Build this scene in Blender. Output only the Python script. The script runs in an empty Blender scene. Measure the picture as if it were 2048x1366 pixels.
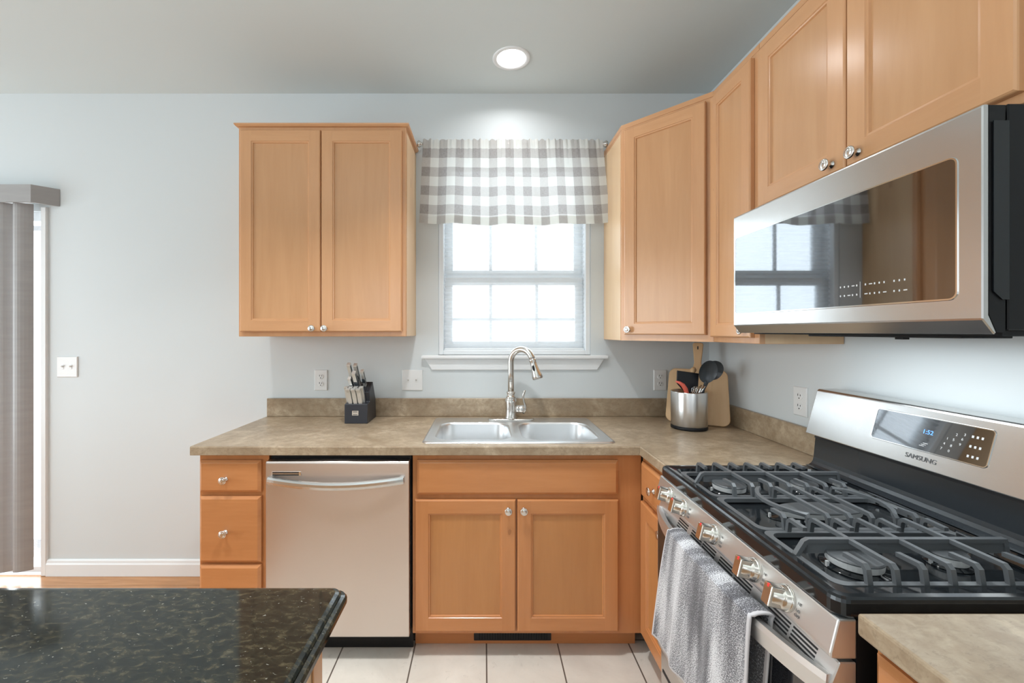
import bpy, bmesh, math, random
from mathutils import Matrix, Vector
random.seed(7)
S = bpy.context.scene
COL = S.collection
PI = math.pi
# ------------------------------------------------------------------ camera, world, exposure, daylight, added fill
D = 2.427          # back wall
W = 1.293          # right wall
ZC = 2.765         # ceiling
XL, YF = -4.6, -3.5
Y0, Y1 = 0.752, 1.514   # range bay
cam_d = bpy.data.cameras.new('camera')
cam = bpy.data.objects.new('camera', cam_d); COL.objects.link(cam)
cam.location = (0, 0, 1.398); cam.rotation_euler = (PI/2, 0, 0)
cam_d.sensor_width = 36; cam_d.lens = 36*845/2048
cam_d.shift_x = (1024-968)/2048; cam_d.shift_y = -(683-663)/2048
cam_d.clip_start = 0.02
S.camera = cam
S.view_settings.view_transform = 'Standard'; S.view_settings.look = 'None'
S.view_settings.gamma = 1; S.view_settings.exposure = 0.12
S.view_settings.use_curve_mapping = False
world = bpy.data.worlds.new('world'); S.world = world; world.use_nodes = True
world.node_tree.nodes['Background'].inputs[0].default_value = (.86, .93, 1, 1)
world.node_tree.nodes['Background'].inputs[1].default_value = 1.3

def area(name, loc, rot, sx, sy, power, color=(1, 1, 1), disk=False, spread=180):
    l = bpy.data.lights.new(name, 'AREA'); l.energy = power; l.color = color
    l.shape = 'DISK' if disk else 'RECTANGLE'; l.size = sx
    if not disk: l.size_y = sy
    l.spread = math.radians(spread)
    o = bpy.data.objects.new(name, l); COL.objects.link(o)
    o.location = loc; o.rotation_euler = rot
    return o
# daylight outside window and patio door; fill outside the added front and left windows
area('daylight_kitchen_window', (.176, D+.30, 1.85), (-PI/2, 0, 0), 1.15, 1.35, 18, (.80, .93, 1))
area('daylight_patio_door', (-3.3, D+.30, 1.05), (-PI/2, 0, 0), 1.6, 2.0, 110, (.88, .95, 1))
area('front_window_fill', (-1.1, -3.75, 1.55), (PI/2, 0, 0), 3.6, 1.9, 3, (.86, .95, 1))  # added soft frontal fill, source out of view
pl = bpy.data.lights.new('fill_point', 'POINT'); pl.energy = 9; pl.shadow_soft_size = .30; pl.color = (.86, .95, 1)  # added point fill for the room, no known fixture
po = bpy.data.objects.new('fill_point', pl); COL.objects.link(po); po.location = (-1.1, -.7, 1.70)
area('left_window_fill', (XL-.25, .55, 1.35), (0, -PI/2, 0), 2.1, 2.9, 100, (.84, .95, 1))  # added side fill that brightens the right wall and cabinets
# added uplights out of view, fill that washes the ceiling
for (lx, ly, p) in ((-1.3, .15, 6), (-.4, -.1, 13), (-1.2, -1.8, 6)):
    area('ceiling_fill_uplight', (lx, ly, 1.95), (PI, 0, 0), .4, .4, p, (.84, .94, 1), True)
# unseen ceiling lamps: first read off a door highlight, others added as fill
for (lx, ly, p) in ((-1.31, 1.12, 7), (-.15, 1.25, 11), (.35, -.9, 2), (-1.4, -.9, 9), (-3.0, .6, 3), (-3.0, -.9, 5), (-.5, -2.4, 9)):
    area('unseen_ceiling_lamp', (lx, ly, ZC-.015), (0, 0, 0), .15, .15, p, (.95, .98, 1), True, 105)

# ------------------------------------------------------------------ mesh builder
def frame(o, u, v, w):
    m = Matrix.Identity(4)
    for i, a in enumerate((u, v, w)):
        a = Vector(a).normalized()
        for r in range(3): m[r][i] = a[r]
    for r in range(3): m[r][3] = o[r]
    return m
def F_back(x, y, z): return frame((x, y, z), (1, 0, 0), (0, 0, 1), (0, -1, 0))
def F_right(x, y, z): return frame((x, y, z), (0, -1, 0), (0, 0, 1), (-1, 0, 0))

class MB:
    def __init__(self):
        self.bm = bmesh.new(); self.uv = None
    def _merge(self, t, mi=0, M=None, smooth=False, recalc=True):
        if recalc: bmesh.ops.recalc_face_normals(t, faces=t.faces)
        if M is not None: bmesh.ops.transform(t, matrix=M, verts=t.verts)
        for f in t.faces:
            if mi is not None: f.material_index = mi
            f.smooth = smooth
        me = bpy.data.meshes.new('tmp'); t.to_mesh(me); t.free()
        self.bm.from_mesh(me); bpy.data.meshes.remove(me)
        return self
    def box(self, x0, x1, y0, y1, z0, z1, bev=0, mi=0, M=None, seg=1):
        t = bmesh.new()
        v = [t.verts.new((x, y, z)) for z in (z0, z1) for y in (y0, y1) for x in (x0, x1)]
        for q in ((0, 2, 3, 1), (4, 5, 7, 6), (0, 1, 5, 4), (1, 3, 7, 5), (3, 2, 6, 7), (2, 0, 4, 6)):
            t.faces.new([v[i] for i in q])
        if bev: bmesh.ops.bevel(t, geom=list(t.edges), offset=bev, segments=seg, profile=.5, affect='EDGES')
        return self._merge(t, mi, M)
    def prism(self, pts, vec, mi=0, M=None, bev=0, seg=1, smooth=False):
        t = bmesh.new(); vec = Vector(vec)
        a = [t.verts.new(p) for p in pts]; b = [t.verts.new(Vector(p)+vec) for p in pts]
        n = len(a)
        t.faces.new(a); t.faces.new(list(reversed(b)))
        for i in range(n): t.faces.new([a[i], b[i], b[(i+1) % n], a[(i+1) % n]])
        if bev:
            bmesh.ops.recalc_face_normals(t, faces=t.faces)
            bmesh.ops.bevel(t, geom=[e for e in t.edges if e.calc_face_angle(0) > .3], offset=bev, segments=seg, profile=.5, affect='EDGES')
        return self._merge(t, mi, M, smooth)
    def rings(self, loops, cap0=True, cap1=True, mi=0, M=None, smooth=False, closed=True):
        t = bmesh.new()
        L = [[t.verts.new(p) for p in lp] for lp in loops]
        n = len(L[0])
        for a, b in zip(L, L[1:]):
            for i in range(n if closed else n-1):
                try: t.faces.new([a[i], a[(i+1) % n], b[(i+1) % n], b[i]])
                except ValueError: pass
        if cap0: t.faces.new(L[0])
        if cap1: t.faces.new(L[-1])
        return self._merge(t, mi, M, smooth)
    def lathe(self, prof, M=None, n=24, mi=0, smooth=True, sx=1, sy=1, cap0=True, cap1=True):
        loops = [[(r*math.cos(2*PI*k/n)*sx, r*math.sin(2*PI*k/n)*sy, z) for k in range(n)] for r, z in prof]
        return self.rings(loops, cap0, cap1, mi, M, smooth)
    def sweep(self, path, prof, up=(0, 0, 1), mi=0, M=None, smooth=False, scale=None):
        P = [Vector(p) for p in path]; up = Vector(up); loops = []
        for i, p in enumerate(P):
            a = (P[i]-P[i-1]).normalized() if i else None
            b = (P[i+1]-P[i]).normalized() if i < len(P)-1 else None
            tan = ((a or b)+(b or a)).normalized()
            k = 1.0
            if a and b:
                c = max(.35, tan.dot(a)); k = 1/c
            side = tan.cross(up)
            if side.length < 1e-4: side = tan.cross(Vector((1, 0, 0)))
            side.normalize(); nrm = side.cross(tan).normalized()
            # mitre widening along the bend direction
            bend = (b-a) if (a and b) else None
            s = scale[i] if scale else 1
            lp = []
            for (sx, sy) in prof:
                v = side*sx*s + nrm*sy*s
                if bend and bend.length > 1e-4:
                    bd = bend.normalized(); v = v + bd*(v.dot(bd))*(k-1)
                lp.append(p+v)
            loops.append(lp)
        return self.rings(loops, True, True, mi, M, smooth)
    def bar(self, path, w, h, up=(0, 0, 1), **k):
        return self.sweep(path, [(-w/2, -h/2), (w/2, -h/2), (w/2, h/2), (-w/2, h/2)], up, **k)
    def tube(self, path, r, n=12, **k):
        sc = None
        if isinstance(r, (list, tuple)): sc, r = list(r), 1
        P = [Vector(p) for p in path]
        loops = []; prev = None
        for i, p in enumerate(P):
            tan = (P[min(i+1, len(P)-1)]-P[max(i-1, 0)]).normalized()
            if prev is None:
                s = tan.cross(Vector((0, 0, 1)))
                if s.length < 1e-3: s = tan.cross(Vector((0, 1, 0)))
            else: s = prev-tan*prev.dot(tan)
            s.normalize(); prev = s; q = tan.cross(s)
            rr = r*(sc[i] if sc else 1)
            loops.append([p+(s*math.cos(2*PI*j/n)+q*math.sin(2*PI*j/n))*rr for j in range(n)])
        k.setdefault('smooth', True)
        return self.rings(loops, True, True, **k)
    def grid(self, fn, nu, nv, mi=0, uvfn=None, smooth=True):
        if uvfn and self.uv is None: self.uv = self.bm.loops.layers.uv.new('UVMap')
        V = [[self.bm.verts.new(fn(i/nu, j/nv)) for i in range(nu+1)] for j in range(nv+1)]
        for j in range(nv):
            for i in range(nu):
                f = self.bm.faces.new([V[j][i], V[j][i+1], V[j+1][i+1], V[j+1][i]])
                f.material_index = mi; f.smooth = smooth
                if uvfn:
                    for l, (a, b) in zip(f.loops, ((i, j), (i+1, j), (i+1, j+1), (i, j+1))):
                        l[self.uv].uv = uvfn(a/nu, b/nv)
        return self
    def fill(self, loops, mi=0, M=None, vec=None):
        """flat sheet bounded by loops[0] with the other loops as holes"""
        t = bmesh.new(); E = []
        for lp in loops:
            v = [t.verts.new(p) for p in lp]
            E += [t.edges.new((v[i], v[(i+1) % len(v)])) for i in range(len(v))]
        bmesh.ops.triangle_fill(t, use_beauty=True, use_dissolve=False, edges=E)
        if vec:
            r = bmesh.ops.extrude_face_region(t, geom=list(t.faces))
            bmesh.ops.translate(t, vec=vec, verts=[g for g in r['geom'] if isinstance(g, bmesh.types.BMVert)])
        return self._merge(t, mi, M)
    def text(self, s, size, M, ext=.0006, mi=0):
        cu = bpy.data.curves.new('t', 'FONT'); cu.body = s; cu.size = size; cu.extrude = ext
        cu.align_x = 'CENTER'; cu.align_y = 'CENTER'; cu.resolution_u = 3
        ob = bpy.data.objects.new('t', cu); COL.objects.link(ob)
        dg = bpy.context.evaluated_depsgraph_get(); dg.update()
        me = bpy.data.meshes.new_from_object(ob.evaluated_get(dg))
        t = bmesh.new(); t.from_mesh(me)
        bpy.data.objects.remove(ob); bpy.data.meshes.remove(me)
        return self._merge(t, mi, M, recalc=False)

def rrect(x0, x1, y0, y1, z, r, n=5, rs=None):
    """rounded rectangle loop in XY; rs = radii for (x1y0, x1y1, x0y1, x0y0)"""
    out = []
    rs = rs or (r, r, r, r)
    for (cx, sx, cy, sy, a0, rr) in ((x1, -1, y0, 1, -PI/2, rs[0]), (x1, -1, y1, -1, 0, rs[1]), (x0, 1, y1, -1, PI/2, rs[2]), (x0, 1, y0, 1, PI, rs[3])):
        for k in range(n+1):
            a = a0+PI/2*k/n
            out.append((cx+sx*rr+rr*math.cos(a), cy+sy*rr+rr*math.sin(a), z))
    return out

def wloc(o):
    v = Vector((0, 0, 0))
    while o: v += o.location; o = o.parent
    return v
def tag(o, label=None, cat=None, group=None, kind=None):
    if label: o['label'] = label
    if cat: o['category'] = cat
    if group: o['group'] = group
    if kind: o['kind'] = kind
    return o
def thing(name, loc, label, cat, group=None, rz=0):
    o = bpy.data.objects.new(name, None); COL.objects.link(o)
    o.location = loc; o.rotation_euler = (0, 0, rz); o.empty_display_size = .05
    return tag(o, label, cat, group)
def part(name, mb, mats, parent=None, local=False, label=None, origin=None):
    me = bpy.data.meshes.new(name)
    off = Vector((0, 0, 0))
    if parent is not None and not local: off = wloc(parent)
    if origin is not None: off = Vector(origin)
    if off.length and not local: bmesh.ops.translate(mb.bm, vec=-off, verts=mb.bm.verts)
    mb.bm.to_mesh(me); mb.bm.free()
    for m in (mats if isinstance(mats, (list, tuple)) else [mats]): me.materials.append(m)
    o = bpy.data.objects.new(name, me); COL.objects.link(o)
    if parent is not None:
        o.parent = parent
        if origin is not None: o.location = off-wloc(parent)
    elif origin is not None: o.location = off
    if label: o['label'] = label
    return o
def struct(name, mb, mats, parent=None):
    o = part(name, mb, mats, parent)
    if parent is None: o['kind'] = 'structure'
    return o
def dup(root, loc=None, rz=None, label=None):
    c = root.copy(); COL.objects.link(c)
    if loc is not None: c.location = loc
    if rz is not None: c.rotation_euler = (0, 0, rz)
    if label: c['label'] = label
    for ch in list(root.children):
        d = ch.copy(); COL.objects.link(d); d.parent = c
        for g in list(ch.children):
            e = g.copy(); COL.objects.link(e); e.parent = d
    return c

# ------------------------------------------------------------------ materials
class NT:
    def __init__(self, name):
        self.m = bpy.data.materials.new(name); self.m.use_nodes = True
        self.t = self.m.node_tree; self.b = self.t.nodes['Principled BSDF']; self.out = self.t.nodes['Material Output']
    def n(self, typ, **k):
        x = self.t.nodes.new('ShaderNode'+typ)
        for a, b in k.items():
            if hasattr(x, a): setattr(x, a, b)
            else: self.s(x, a.replace('_', ' '), b)
        return x
    def s(self, node, sock, val):
        i = node.inputs[sock]
        if hasattr(val, 'is_output'): self.t.links.new(val, i)
        else: i.default_value = val
    def math(self, op, a, b=0, clamp=False):
        x = self.t.nodes.new('ShaderNodeMath'); x.operation = op; x.use_clamp = clamp
        for i, v in enumerate((a, b)): self.s(x, i, v)
        return x.outputs[0]
    def mix(self, f, a, b):
        x = self.t.nodes.new('ShaderNodeMix'); x.data_type = 'RGBA'
        for i, v in ((0, f), (6, a), (7, b)):
            if not hasattr(v, 'is_output') and isinstance(v, tuple) and len(v) == 3: v = v+(1,)
            self.s(x, i, v)
        return x.outputs[2]
    def coord(self, which='Object', scale=None):
        c = self.t.nodes.new('ShaderNodeTexCoord').outputs[which]
        if scale:
            mp = self.t.nodes.new('ShaderNodeMapping'); mp.inputs['Scale'].default_value = scale
            self.t.links.new(c, mp.inputs['Vector']); c = mp.outputs[0]
        return c
    def noise(self, vec, scale, detail=4, rough=.55, dist=0):
        x = self.t.nodes.new('ShaderNodeTexNoise')
        self.s(x, 'Vector', vec)
        for k, v in (('Scale', scale), ('Detail', detail), ('Roughness', rough), ('Distortion', dist)): x.inputs[k].default_value = v
        return x.outputs[0]
    def ramp(self, f, stops):
        x = self.t.nodes.new('ShaderNodeValToRGB'); e = x.color_ramp.elements
        while len(e) < len(stops): e.new(.5)
        for i, (p, c) in enumerate(stops):
            e[i].position = p; e[i].color = c if len(c) == 4 else c+(1,)
        self.s(x, 0, f); return x.outputs[0]
    def bump(self, h, strength=.2, dist=.002):
        x = self.t.nodes.new('ShaderNodeBump'); self.s(x, 'Height', h)
        x.inputs['Strength'].default_value = strength; x.inputs['Distance'].default_value = dist
        self.s(self.b, 'Normal', x.outputs[0])
    def set(self, **k):
        for a, v in k.items():
            if isinstance(v, tuple) and len(v) == 3: v = v+(1,)
            self.s(self.b, a.replace('_', ' '), v)
        return self.m
def plain(name, col, rough=.5, metal=0, **k):
    return NT(name).set(Base_Color=col, Roughness=rough, Metallic=metal, **k)

def wood(name, c1, c2, axis, rough=.24):
    t = NT(name)
    sc = {'z': (9, 9, .8), 'x': (.8, 9, 9), 'y': (9, .8, 9), 'xy': (1.2, 1.2, 10)}[axis]
    v = t.coord('Object', sc)
    a = t.noise(v, 1.6, 5, .55, .6); b = t.noise(v, 9, 3, .5)
    f = t.math('ADD', t.math('MULTIPLY', a, .8), t.math('MULTIPLY', b, .2))
    c = t.ramp(f, [(.30, c2), (.62, c1)])
    big = t.noise(t.coord('Object'), 2.2, 2)
    c = t.mix(t.math('MULTIPLY', big, .16), c, (c1[0]*1.06, c1[1]*.88, c1[2]*.78))
    kn = t.noise(t.coord('Object', tuple(.25*s+2 for s in sc)), 3.1, 1)
    c = t.mix(t.math('MULTIPLY', t.math('GREATER_THAN', kn, .80), .35), c, (c2[0]*.5, c2[1]*.4, c2[2]*.4))
    return t.set(Base_Color=c, Roughness=rough, Specular_IOR_Level=.5)
M = {}
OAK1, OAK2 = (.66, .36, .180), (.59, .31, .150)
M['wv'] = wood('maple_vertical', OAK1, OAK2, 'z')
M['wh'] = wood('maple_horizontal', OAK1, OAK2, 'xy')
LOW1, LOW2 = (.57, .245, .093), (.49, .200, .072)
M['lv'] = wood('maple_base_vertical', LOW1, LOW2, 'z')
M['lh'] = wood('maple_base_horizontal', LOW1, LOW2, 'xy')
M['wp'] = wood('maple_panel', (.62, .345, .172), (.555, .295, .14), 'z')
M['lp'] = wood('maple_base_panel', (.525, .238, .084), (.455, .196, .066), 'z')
M['side'] = wood('maple_side_laminate', (.74, .52, .31), (.68, .46, .27), 'z', .38)
M['board'] = wood('board_wood', (.66, .45, .25), (.58, .37, .19), 'z', .5)
M['handlewood'] = wood('handle_wood', (.52, .28, .11), (.44, .22, .08), 'z', .5)
def paint(name, col, rough=.55):
    t = NT(name); n = t.noise(t.coord('Object'), 180, 3)
    t.bump(n, .04, .001)
    return t.set(Base_Color=col, Roughness=rough)
M['wall'] = paint('wall_paint', (.67, .705, .712))
M['ceil'] = paint('ceiling_paint', (.65, .70, .695), .7)
M['white'] = plain('white_trim', (.82, .83, .83), .35)
M['vinyl'] = plain('white_vinyl', (.80, .83, .85), .4)
M['plate'] = plain('white_plastic', (.80, .80, .79), .3)
M['dark'] = plain('dark_gap', (.01, .01, .011), .5)
M['black'] = plain('black_plastic', (.010, .010, .011), .42, 0, Specular_IOR_Level=.25)
M['enamel'] = plain('black_enamel', (.010, .012, .014), .10)
M['iron'] = plain('cast_iron', (.105, .112, .118), .36, 0, Specular_IOR_Level=.7)
M['mirror_glass'] = plain('mirror_dark_glass', (.24, .245, .255), .03, 1)
M['glass_black'] = plain('black_glass', (.012, .012, .014), .03, 0, Specular_IOR_Level=.9)
def steel(name, col, rough, aniso=0, sc=(3, 3, 60), metal=1.0):
    t = NT(name); v = t.coord('Object', sc)
    n = t.noise(v, 1.0, 2)
    r = t.math('ADD', t.math('MULTIPLY', n, .012), rough-.006)
    if aniso:
        tg = t.n('Tangent', direction_type='RADIAL', axis='Z'); t.s(t.b, 'Tangent', tg.outputs[0])
    return t.set(Base_Color=col, Roughness=r, Metallic=metal, Anisotropic=aniso, Anisotropic_Rotation=.25 if aniso else 0)
M['steel'] = steel('stainless', (.62, .61, .595), .25)
M['steel_panel'] = steel('stainless_panel', (.74, .735, .725), .42)
M['steel_door'] = steel('stainless_door', (.685, .625, .585), .34, .75)
M['steel_sink'] = steel('stainless_sink', (.80, .81, .82), .34)
M['chrome'] = plain('polished_steel', (.75, .75, .74), .12, 1)
M['nickel'] = plain('brushed_nickel', (.66, .63, .59), .24, 1)
M['nickel_knob'] = plain('satin_nickel', (.74, .71, .67), .22, 1)
M['alu'] = plain('burner_aluminium', (.78, .78, .77), .45, .35)
M['cap'] = plain('burner_cap', (.085, .09, .094), .45)
M['knobmetal'] = plain('range_knob_steel', (.68, .64, .58), .22, 1)
M['red'] = plain('red_mark', (.75, .05, .04), .4)
M['redsil'] = plain('red_silicone', (.70, .13, .09), .45)
M['greysil'] = plain('grey_nylon', (.045, .055, .065), .33)
M['blacksil'] = plain('black_nylon', (.012, .014, .02), .4)
M['block'] = plain('knife_block_black', (.028, .030, .038), .36)
M['satin'] = plain('satin_steel', (.74, .73, .70), .36, .65)
M['ink'] = plain('dark_lettering', (.12, .12, .12), .4)
M['inklight'] = plain('pale_lettering', (.62, .62, .62), .4)
def emit(name, col, s):
    t = NT(name); return t.set(Base_Color=(0, 0, 0), Emission_Color=col, Emission_Strength=s)
M['led'] = emit('blue_digits', (.12, .35, 1), 2.2)
M['lens'] = emit('lamp_lens', (1, .97, .93), 12)
# countertop laminate
def laminate():
    t = NT('counter_laminate'); v = t.coord('Object')
    a = t.noise(v, 5.5, 6, .6, .8); b = t.noise(v, 26, 5, .62, .5)
    c = t.ramp(a, [(.32, (.300, .220, .140)), (.5, (.395, .305, .205)), (.68, (.53, .42, .295))])
    c = t.mix(t.math('MULTIPLY', t.ramp(b, [(.42, (0, 0, 0)), (.62, (1, 1, 1))]), .55), c, (.27, .185, .112))
    fl = t.noise(v, 85, 4, .65)
    c = t.mix(t.math('MULTIPLY', t.math('GREATER_THAN', fl, .63), .40), c, (.19, .135, .085))
    st = t.noise(t.coord('Object', (1, 2.2, 2.2)), 38, 5, .68, .9)
    c = t.mix(t.math('MULTIPLY', t.ramp(st, [(.50, (0, 0, 0)), (.64, (1, 1, 1))]), .34), c, (.20, .14, .088))
    return t.set(Base_Color=c, Roughness=.34)
M['lam'] = laminate()
def granite():
    t = NT('black_granite'); v = t.coord('Object', (1, 2.0, 2)); 
    rot = t.n('Mapping'); t.s(rot, 'Vector', t.coord('Object')); rot.inputs['Rotation'].default_value = (0, 0, .5); rot.inputs['Scale'].default_value = (1, 1.9, 1.9)
    w = t.noise(rot.outputs[0], 52, 5, .65, .5); big = t.noise(t.coord('Object'), 6, 3)
    c = t.ramp(w, [(.40, (.008, .010, .009)), (.52, (.020, .021, .015)), (.62, (.055, .047, .028)), (.74, (.105, .092, .060))])
    fl = t.noise(rot.outputs[0], 120, 2, .5, .8)
    c = t.mix(t.math('MULTIPLY', t.ramp(fl, [(.70, (0, 0, 0)), (.76, (1, 1, 1))]), .75), c, (.42, .40, .33))
    c = t.mix(t.math('MULTIPLY', big, .45), c, (.010, .013, .012))
    return t.set(Base_Color=c, Roughness=.07, Specular_IOR_Level=.55)
M['granite'] = granite()
def tile():
    t = NT('floor_tile'); sep = t.n('SeparateXYZ'); t.s(sep, 0, t.coord('Object'))
    P = .318
    def edge(s, o):
        f = t.math('FRACT', t.math('ADD', t.math('DIVIDE', t.math('SUBTRACT', s, o), P), 100))
        return t.math('MINIMUM', f, t.math('SUBTRACT', 1, f))
    e = t.math('MINIMUM', edge(sep.outputs[0], .011), edge(sep.outputs[1], 1.915))
    g = t.math('LESS_THAN', e, .0095)
    a = t.noise(t.coord('Object'), 4, 5, .6, .5); b = t.noise(t.coord('Object'), 32, 5, .65, 1.0)
    c = t.ramp(a, [(.3, (.62, .56, .49)), (.7, (.76, .70, .62))])
    c = t.mix(t.math('MULTIPLY', t.ramp(b, [(.60, (0, 0, 0)), (.74, (1, 1, 1))]), .35), c, (.38, .33, .28))
    c = t.mix(g, c, (.13, .10, .08))
    t.bump(t.math('MINIMUM', e, .02), .4, .004)
    return t.set(Base_Color=c, Roughness=.38)
M['tile'] = tile()
def woodfloor():
    t = NT('hardwood_floor'); sep = t.n('SeparateXYZ'); t.s(sep, 0, t.coord('Object'))
    r = t.math('DIVIDE', sep.outputs[1], .083)
    row = t.math('FLOOR', r)
    wn = t.n('TexWhiteNoise', noise_dimensions='1D'); t.s(wn, 'W', row)
    v = t.coord('Object', (1.2, 14, 1)); a = t.noise(v, 4, 4)
    c = t.ramp(a, [(.3, (.42, .19, .07)), (.7, (.58, .29, .12))])
    c = t.mix(t.math('MULTIPLY', wn.outputs[0], .35), c, (.50, .20, .075))
    fr = t.math('FRACT', r); c = t.mix(t.math('LESS_THAN', fr, .03), c, (.2, .09, .03))
    return t.set(Base_Color=c, Roughness=.22)
M['woodfloor'] = woodfloor()
def glass():
    t = NT('window_glass'); t.t.nodes.remove(t.b)
    a = t.n('BsdfTransparent'); g = t.n('BsdfGlossy'); g.inputs['Roughness'].default_value = .02
    fr = t.n('Fresnel'); m = t.n('MixShader')
    t.s(m, 0, t.math('MULTIPLY', fr.outputs[0], .6)); t.s(m, 1, a.outputs[0]); t.s(m, 2, g.outputs[0])
    t.s(t.out, 'Surface', m.outputs[0]); return t.m
M['glass'] = glass()
def cloth(name, colsock, thru, clear, t):
    t.t.nodes.remove(t.b)
    d = t.n('BsdfDiffuse'); tr = t.n('BsdfTranslucent'); tp = t.n('BsdfTransparent')
    t.s(d, 'Color', colsock); t.s(tr, 'Color', colsock)
    m1 = t.n('MixShader'); t.s(m1, 0, thru); t.s(m1, 1, d.outputs[0]); t.s(m1, 2, tr.outputs[0])
    m2 = t.n('MixShader'); t.s(m2, 0, clear); t.s(m2, 1, m1.outputs[0]); t.s(m2, 2, tp.outputs[0])
    t.s(t.out, 'Surface', m2.outputs[0]); return t.m
def shade_mat():
    t = NT('sheer_shade_cloth')
    c = t.n('RGB'); c.outputs[0].default_value = (.88, .91, .93, 1)
    return cloth('shade', c.outputs[0], .6, .69, t)
M['shade'] = shade_mat()
def plaid():
    t = NT('plaid_curtain_cloth'); uv = t.n('UVMap', uv_map='UVMap'); sep = t.n('SeparateXYZ'); t.s(sep, 0, uv.outputs[0])
    def band(s, per, o):
        return t.math('LESS_THAN', t.math('FRACT', t.math('ADD', t.math('DIVIDE', s, per), o)), .5)
    a = band(sep.outputs[0], .0943, 10.0); b = band(sep.outputs[1], .105, 10.5)
    f = t.math('ADD', a, b)
    v = t.n('Mapping'); t.s(v, 'Vector', uv.outputs[0]); v.inputs['Scale'].default_value = (60, 900, 1)
    n1 = t.noise(v.outputs[0], 1, 2); v2 = t.n('Mapping'); t.s(v2, 'Vector', uv.outputs[0]); v2.inputs['Scale'].default_value = (900, 60, 1)
    n2 = t.noise(v2.outputs[0], 1, 2)
    c = t.ramp(t.math('DIVIDE', f, 2), [(0, (.83, .83, .79)), (.5, (.545, .52, .495)), (1, (.30, .27, .255))])
    t.t.nodes[-1].color_ramp.interpolation = 'LINEAR'
    w = t.math('ADD', t.math('MULTIPLY', t.math('SUBTRACT', n1, .5), .5), t.math('MULTIPLY', t.math('SUBTRACT', n2, .5), .5))
    c = t.mix(t.math('ADD', t.math('MULTIPLY', w, 1.0), .12, True), c, (.90, .88, .84))
    return cloth('plaid', c, .46, .10, t)
M['plaid'] = plaid()
def terry():
    t = NT('terry_towel_cloth'); uv = t.n('UVMap', uv_map='UVMap')
    a = t.noise(uv.outputs[0], 300, 2, .6, .2)
    mp = t.n('Mapping'); t.s(mp, 'Vector', uv.outputs[0]); mp.inputs['Scale'].default_value = (9, 1.2, 1)
    b = t.noise(mp.outputs[0], 1, 3, .5)
    thr = t.math('ADD', a, t.math('MULTIPLY', t.math('SUBTRACT', b, .465), 1.2))
    c = t.ramp(thr, [(.40, (.05, .048, .055)), (.54, (.22, .215, .235)), (.66, (.78, .78, .80))])
    t.bump(a, .6, .003)
    return t.set(Base_Color=c, Roughness=.9, Sheen_Weight=.3)
M['terry'] = terry()
M['hem'] = plain('towel_hem_cloth', (.62, .60, .61), .85)
def blind_mat():
    t = NT('vertical_blind_vinyl')
    a = t.noise(t.coord('Object', (3, 3, 22)), 1.5, 3)
    c = t.ramp(a, [(.35, (.33, .318, .312)), (.7, (.365, .352, .345))])
    return t.set(Base_Color=c, Roughness=.45, Transmission_Weight=0)
M['blind'] = blind_mat()
M['outdoor'] = plain('outdoor_ground', (.35, .36, .33), .9)

# ------------------------------------------------------------------ room
m = MB()
def quadz(m, x0, x1, y0, y1, z, mi):
    m.box(x0, x1, y0, y1, z-.05, z, mi=mi)
quadz(m, -1.225, W, YF, D, 0, 0)
quadz(m, XL, -1.225, YF, D, 0, 1)
struct('floor', m, [M['tile'], M['woodfloor']])
CANX, CANY = .137, 2.115
m = MB()
hole = [(CANX+.072*math.cos(2*PI*k/32), CANY+.072*math.sin(2*PI*k/32), ZC) for k in range(32)]
m.fill([[(XL-.1, YF-.1, ZC), (W+.1, YF-.1, ZC), (W+.1, D+.1, ZC), (XL-.1, D+.1, ZC)], hole], vec=(0, 0, .02))
struct('ceiling', m, M['ceil'])
# back wall with window opening and patio door opening
WX0, WX1, WZ0, WZ1 = -.262, .612, 1.262, 2.43
DX0, DX1, DZ1 = -4.3, -2.535, 2.09
m = MB()
Yb = D+.14
def wb(x0, x1, z0, z1): m.box(x0, x1, D, Yb, z0, z1)
wb(XL-.1, DX0, 0, ZC); wb(DX0, DX1, DZ1, ZC); wb(DX1, WX0, 0, ZC); wb(WX0, WX1, 0, WZ0); wb(WX0, WX1, WZ1, ZC); wb(WX1, W+.1, 0, ZC)
struct('wall_back', m, M['wall'])
m = MB(); m.box(W, W+.1, YF-.1, D, 0, ZC); struct('wall_right', m, M['wall'])
m = MB()
LWY0, LWY1, LWZ0, LWZ1 = -.9, 2.0, .28, 2.4
for b in ((YF-.1, LWY0, 0, ZC), (LWY0, LWY1, 0, LWZ0), (LWY0, LWY1, LWZ1, ZC), (LWY1, D, 0, ZC)): m.box(XL-.1, XL, b[0], b[1], b[2], b[3])
struct('wall_left', m, M['wall'])
m = MB()
for k in range(4):
    y = LWY0+(LWY1-LWY0)*k/3; m.box(XL-.08, XL-.02, y-.04, y+.04, LWZ0, LWZ1)
for z in (LWZ0+.03, 1.4, LWZ1-.03): m.box(XL-.08, XL-.02, LWY0, LWY1, z-.03, z+.03)
struct('fill_window_left', m, M['vinyl'])  # added unseen window, lets the left fill in
m = MB(); LX0, LX1, LZ0, LZ1 = -2.9, .7, .6, 2.5
for b in ((XL, LX0, 0, ZC), (LX0, LX1, 0, LZ0), (LX0, LX1, LZ1, ZC), (LX1, W, 0, ZC)): m.box(b[0], b[1], YF-.1, YF, b[2], b[3])
struct('wall_front', m, M['wall'])
# added window behind the camera, an opening for the frontal fill
m = MB()
for k in range(4):
    x = LX0+(LX1-LX0)*k/3
    m.box(x-.04, x+.04, YF-.08, YF-.02, LZ0, LZ1)
for z in (LZ0+.03, (LZ0+LZ1)/2, LZ1-.03): m.box(LX0, LX1, YF-.08, YF-.02, z-.03, z+.03)
struct('fill_window_front', m, M['vinyl'])
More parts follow.
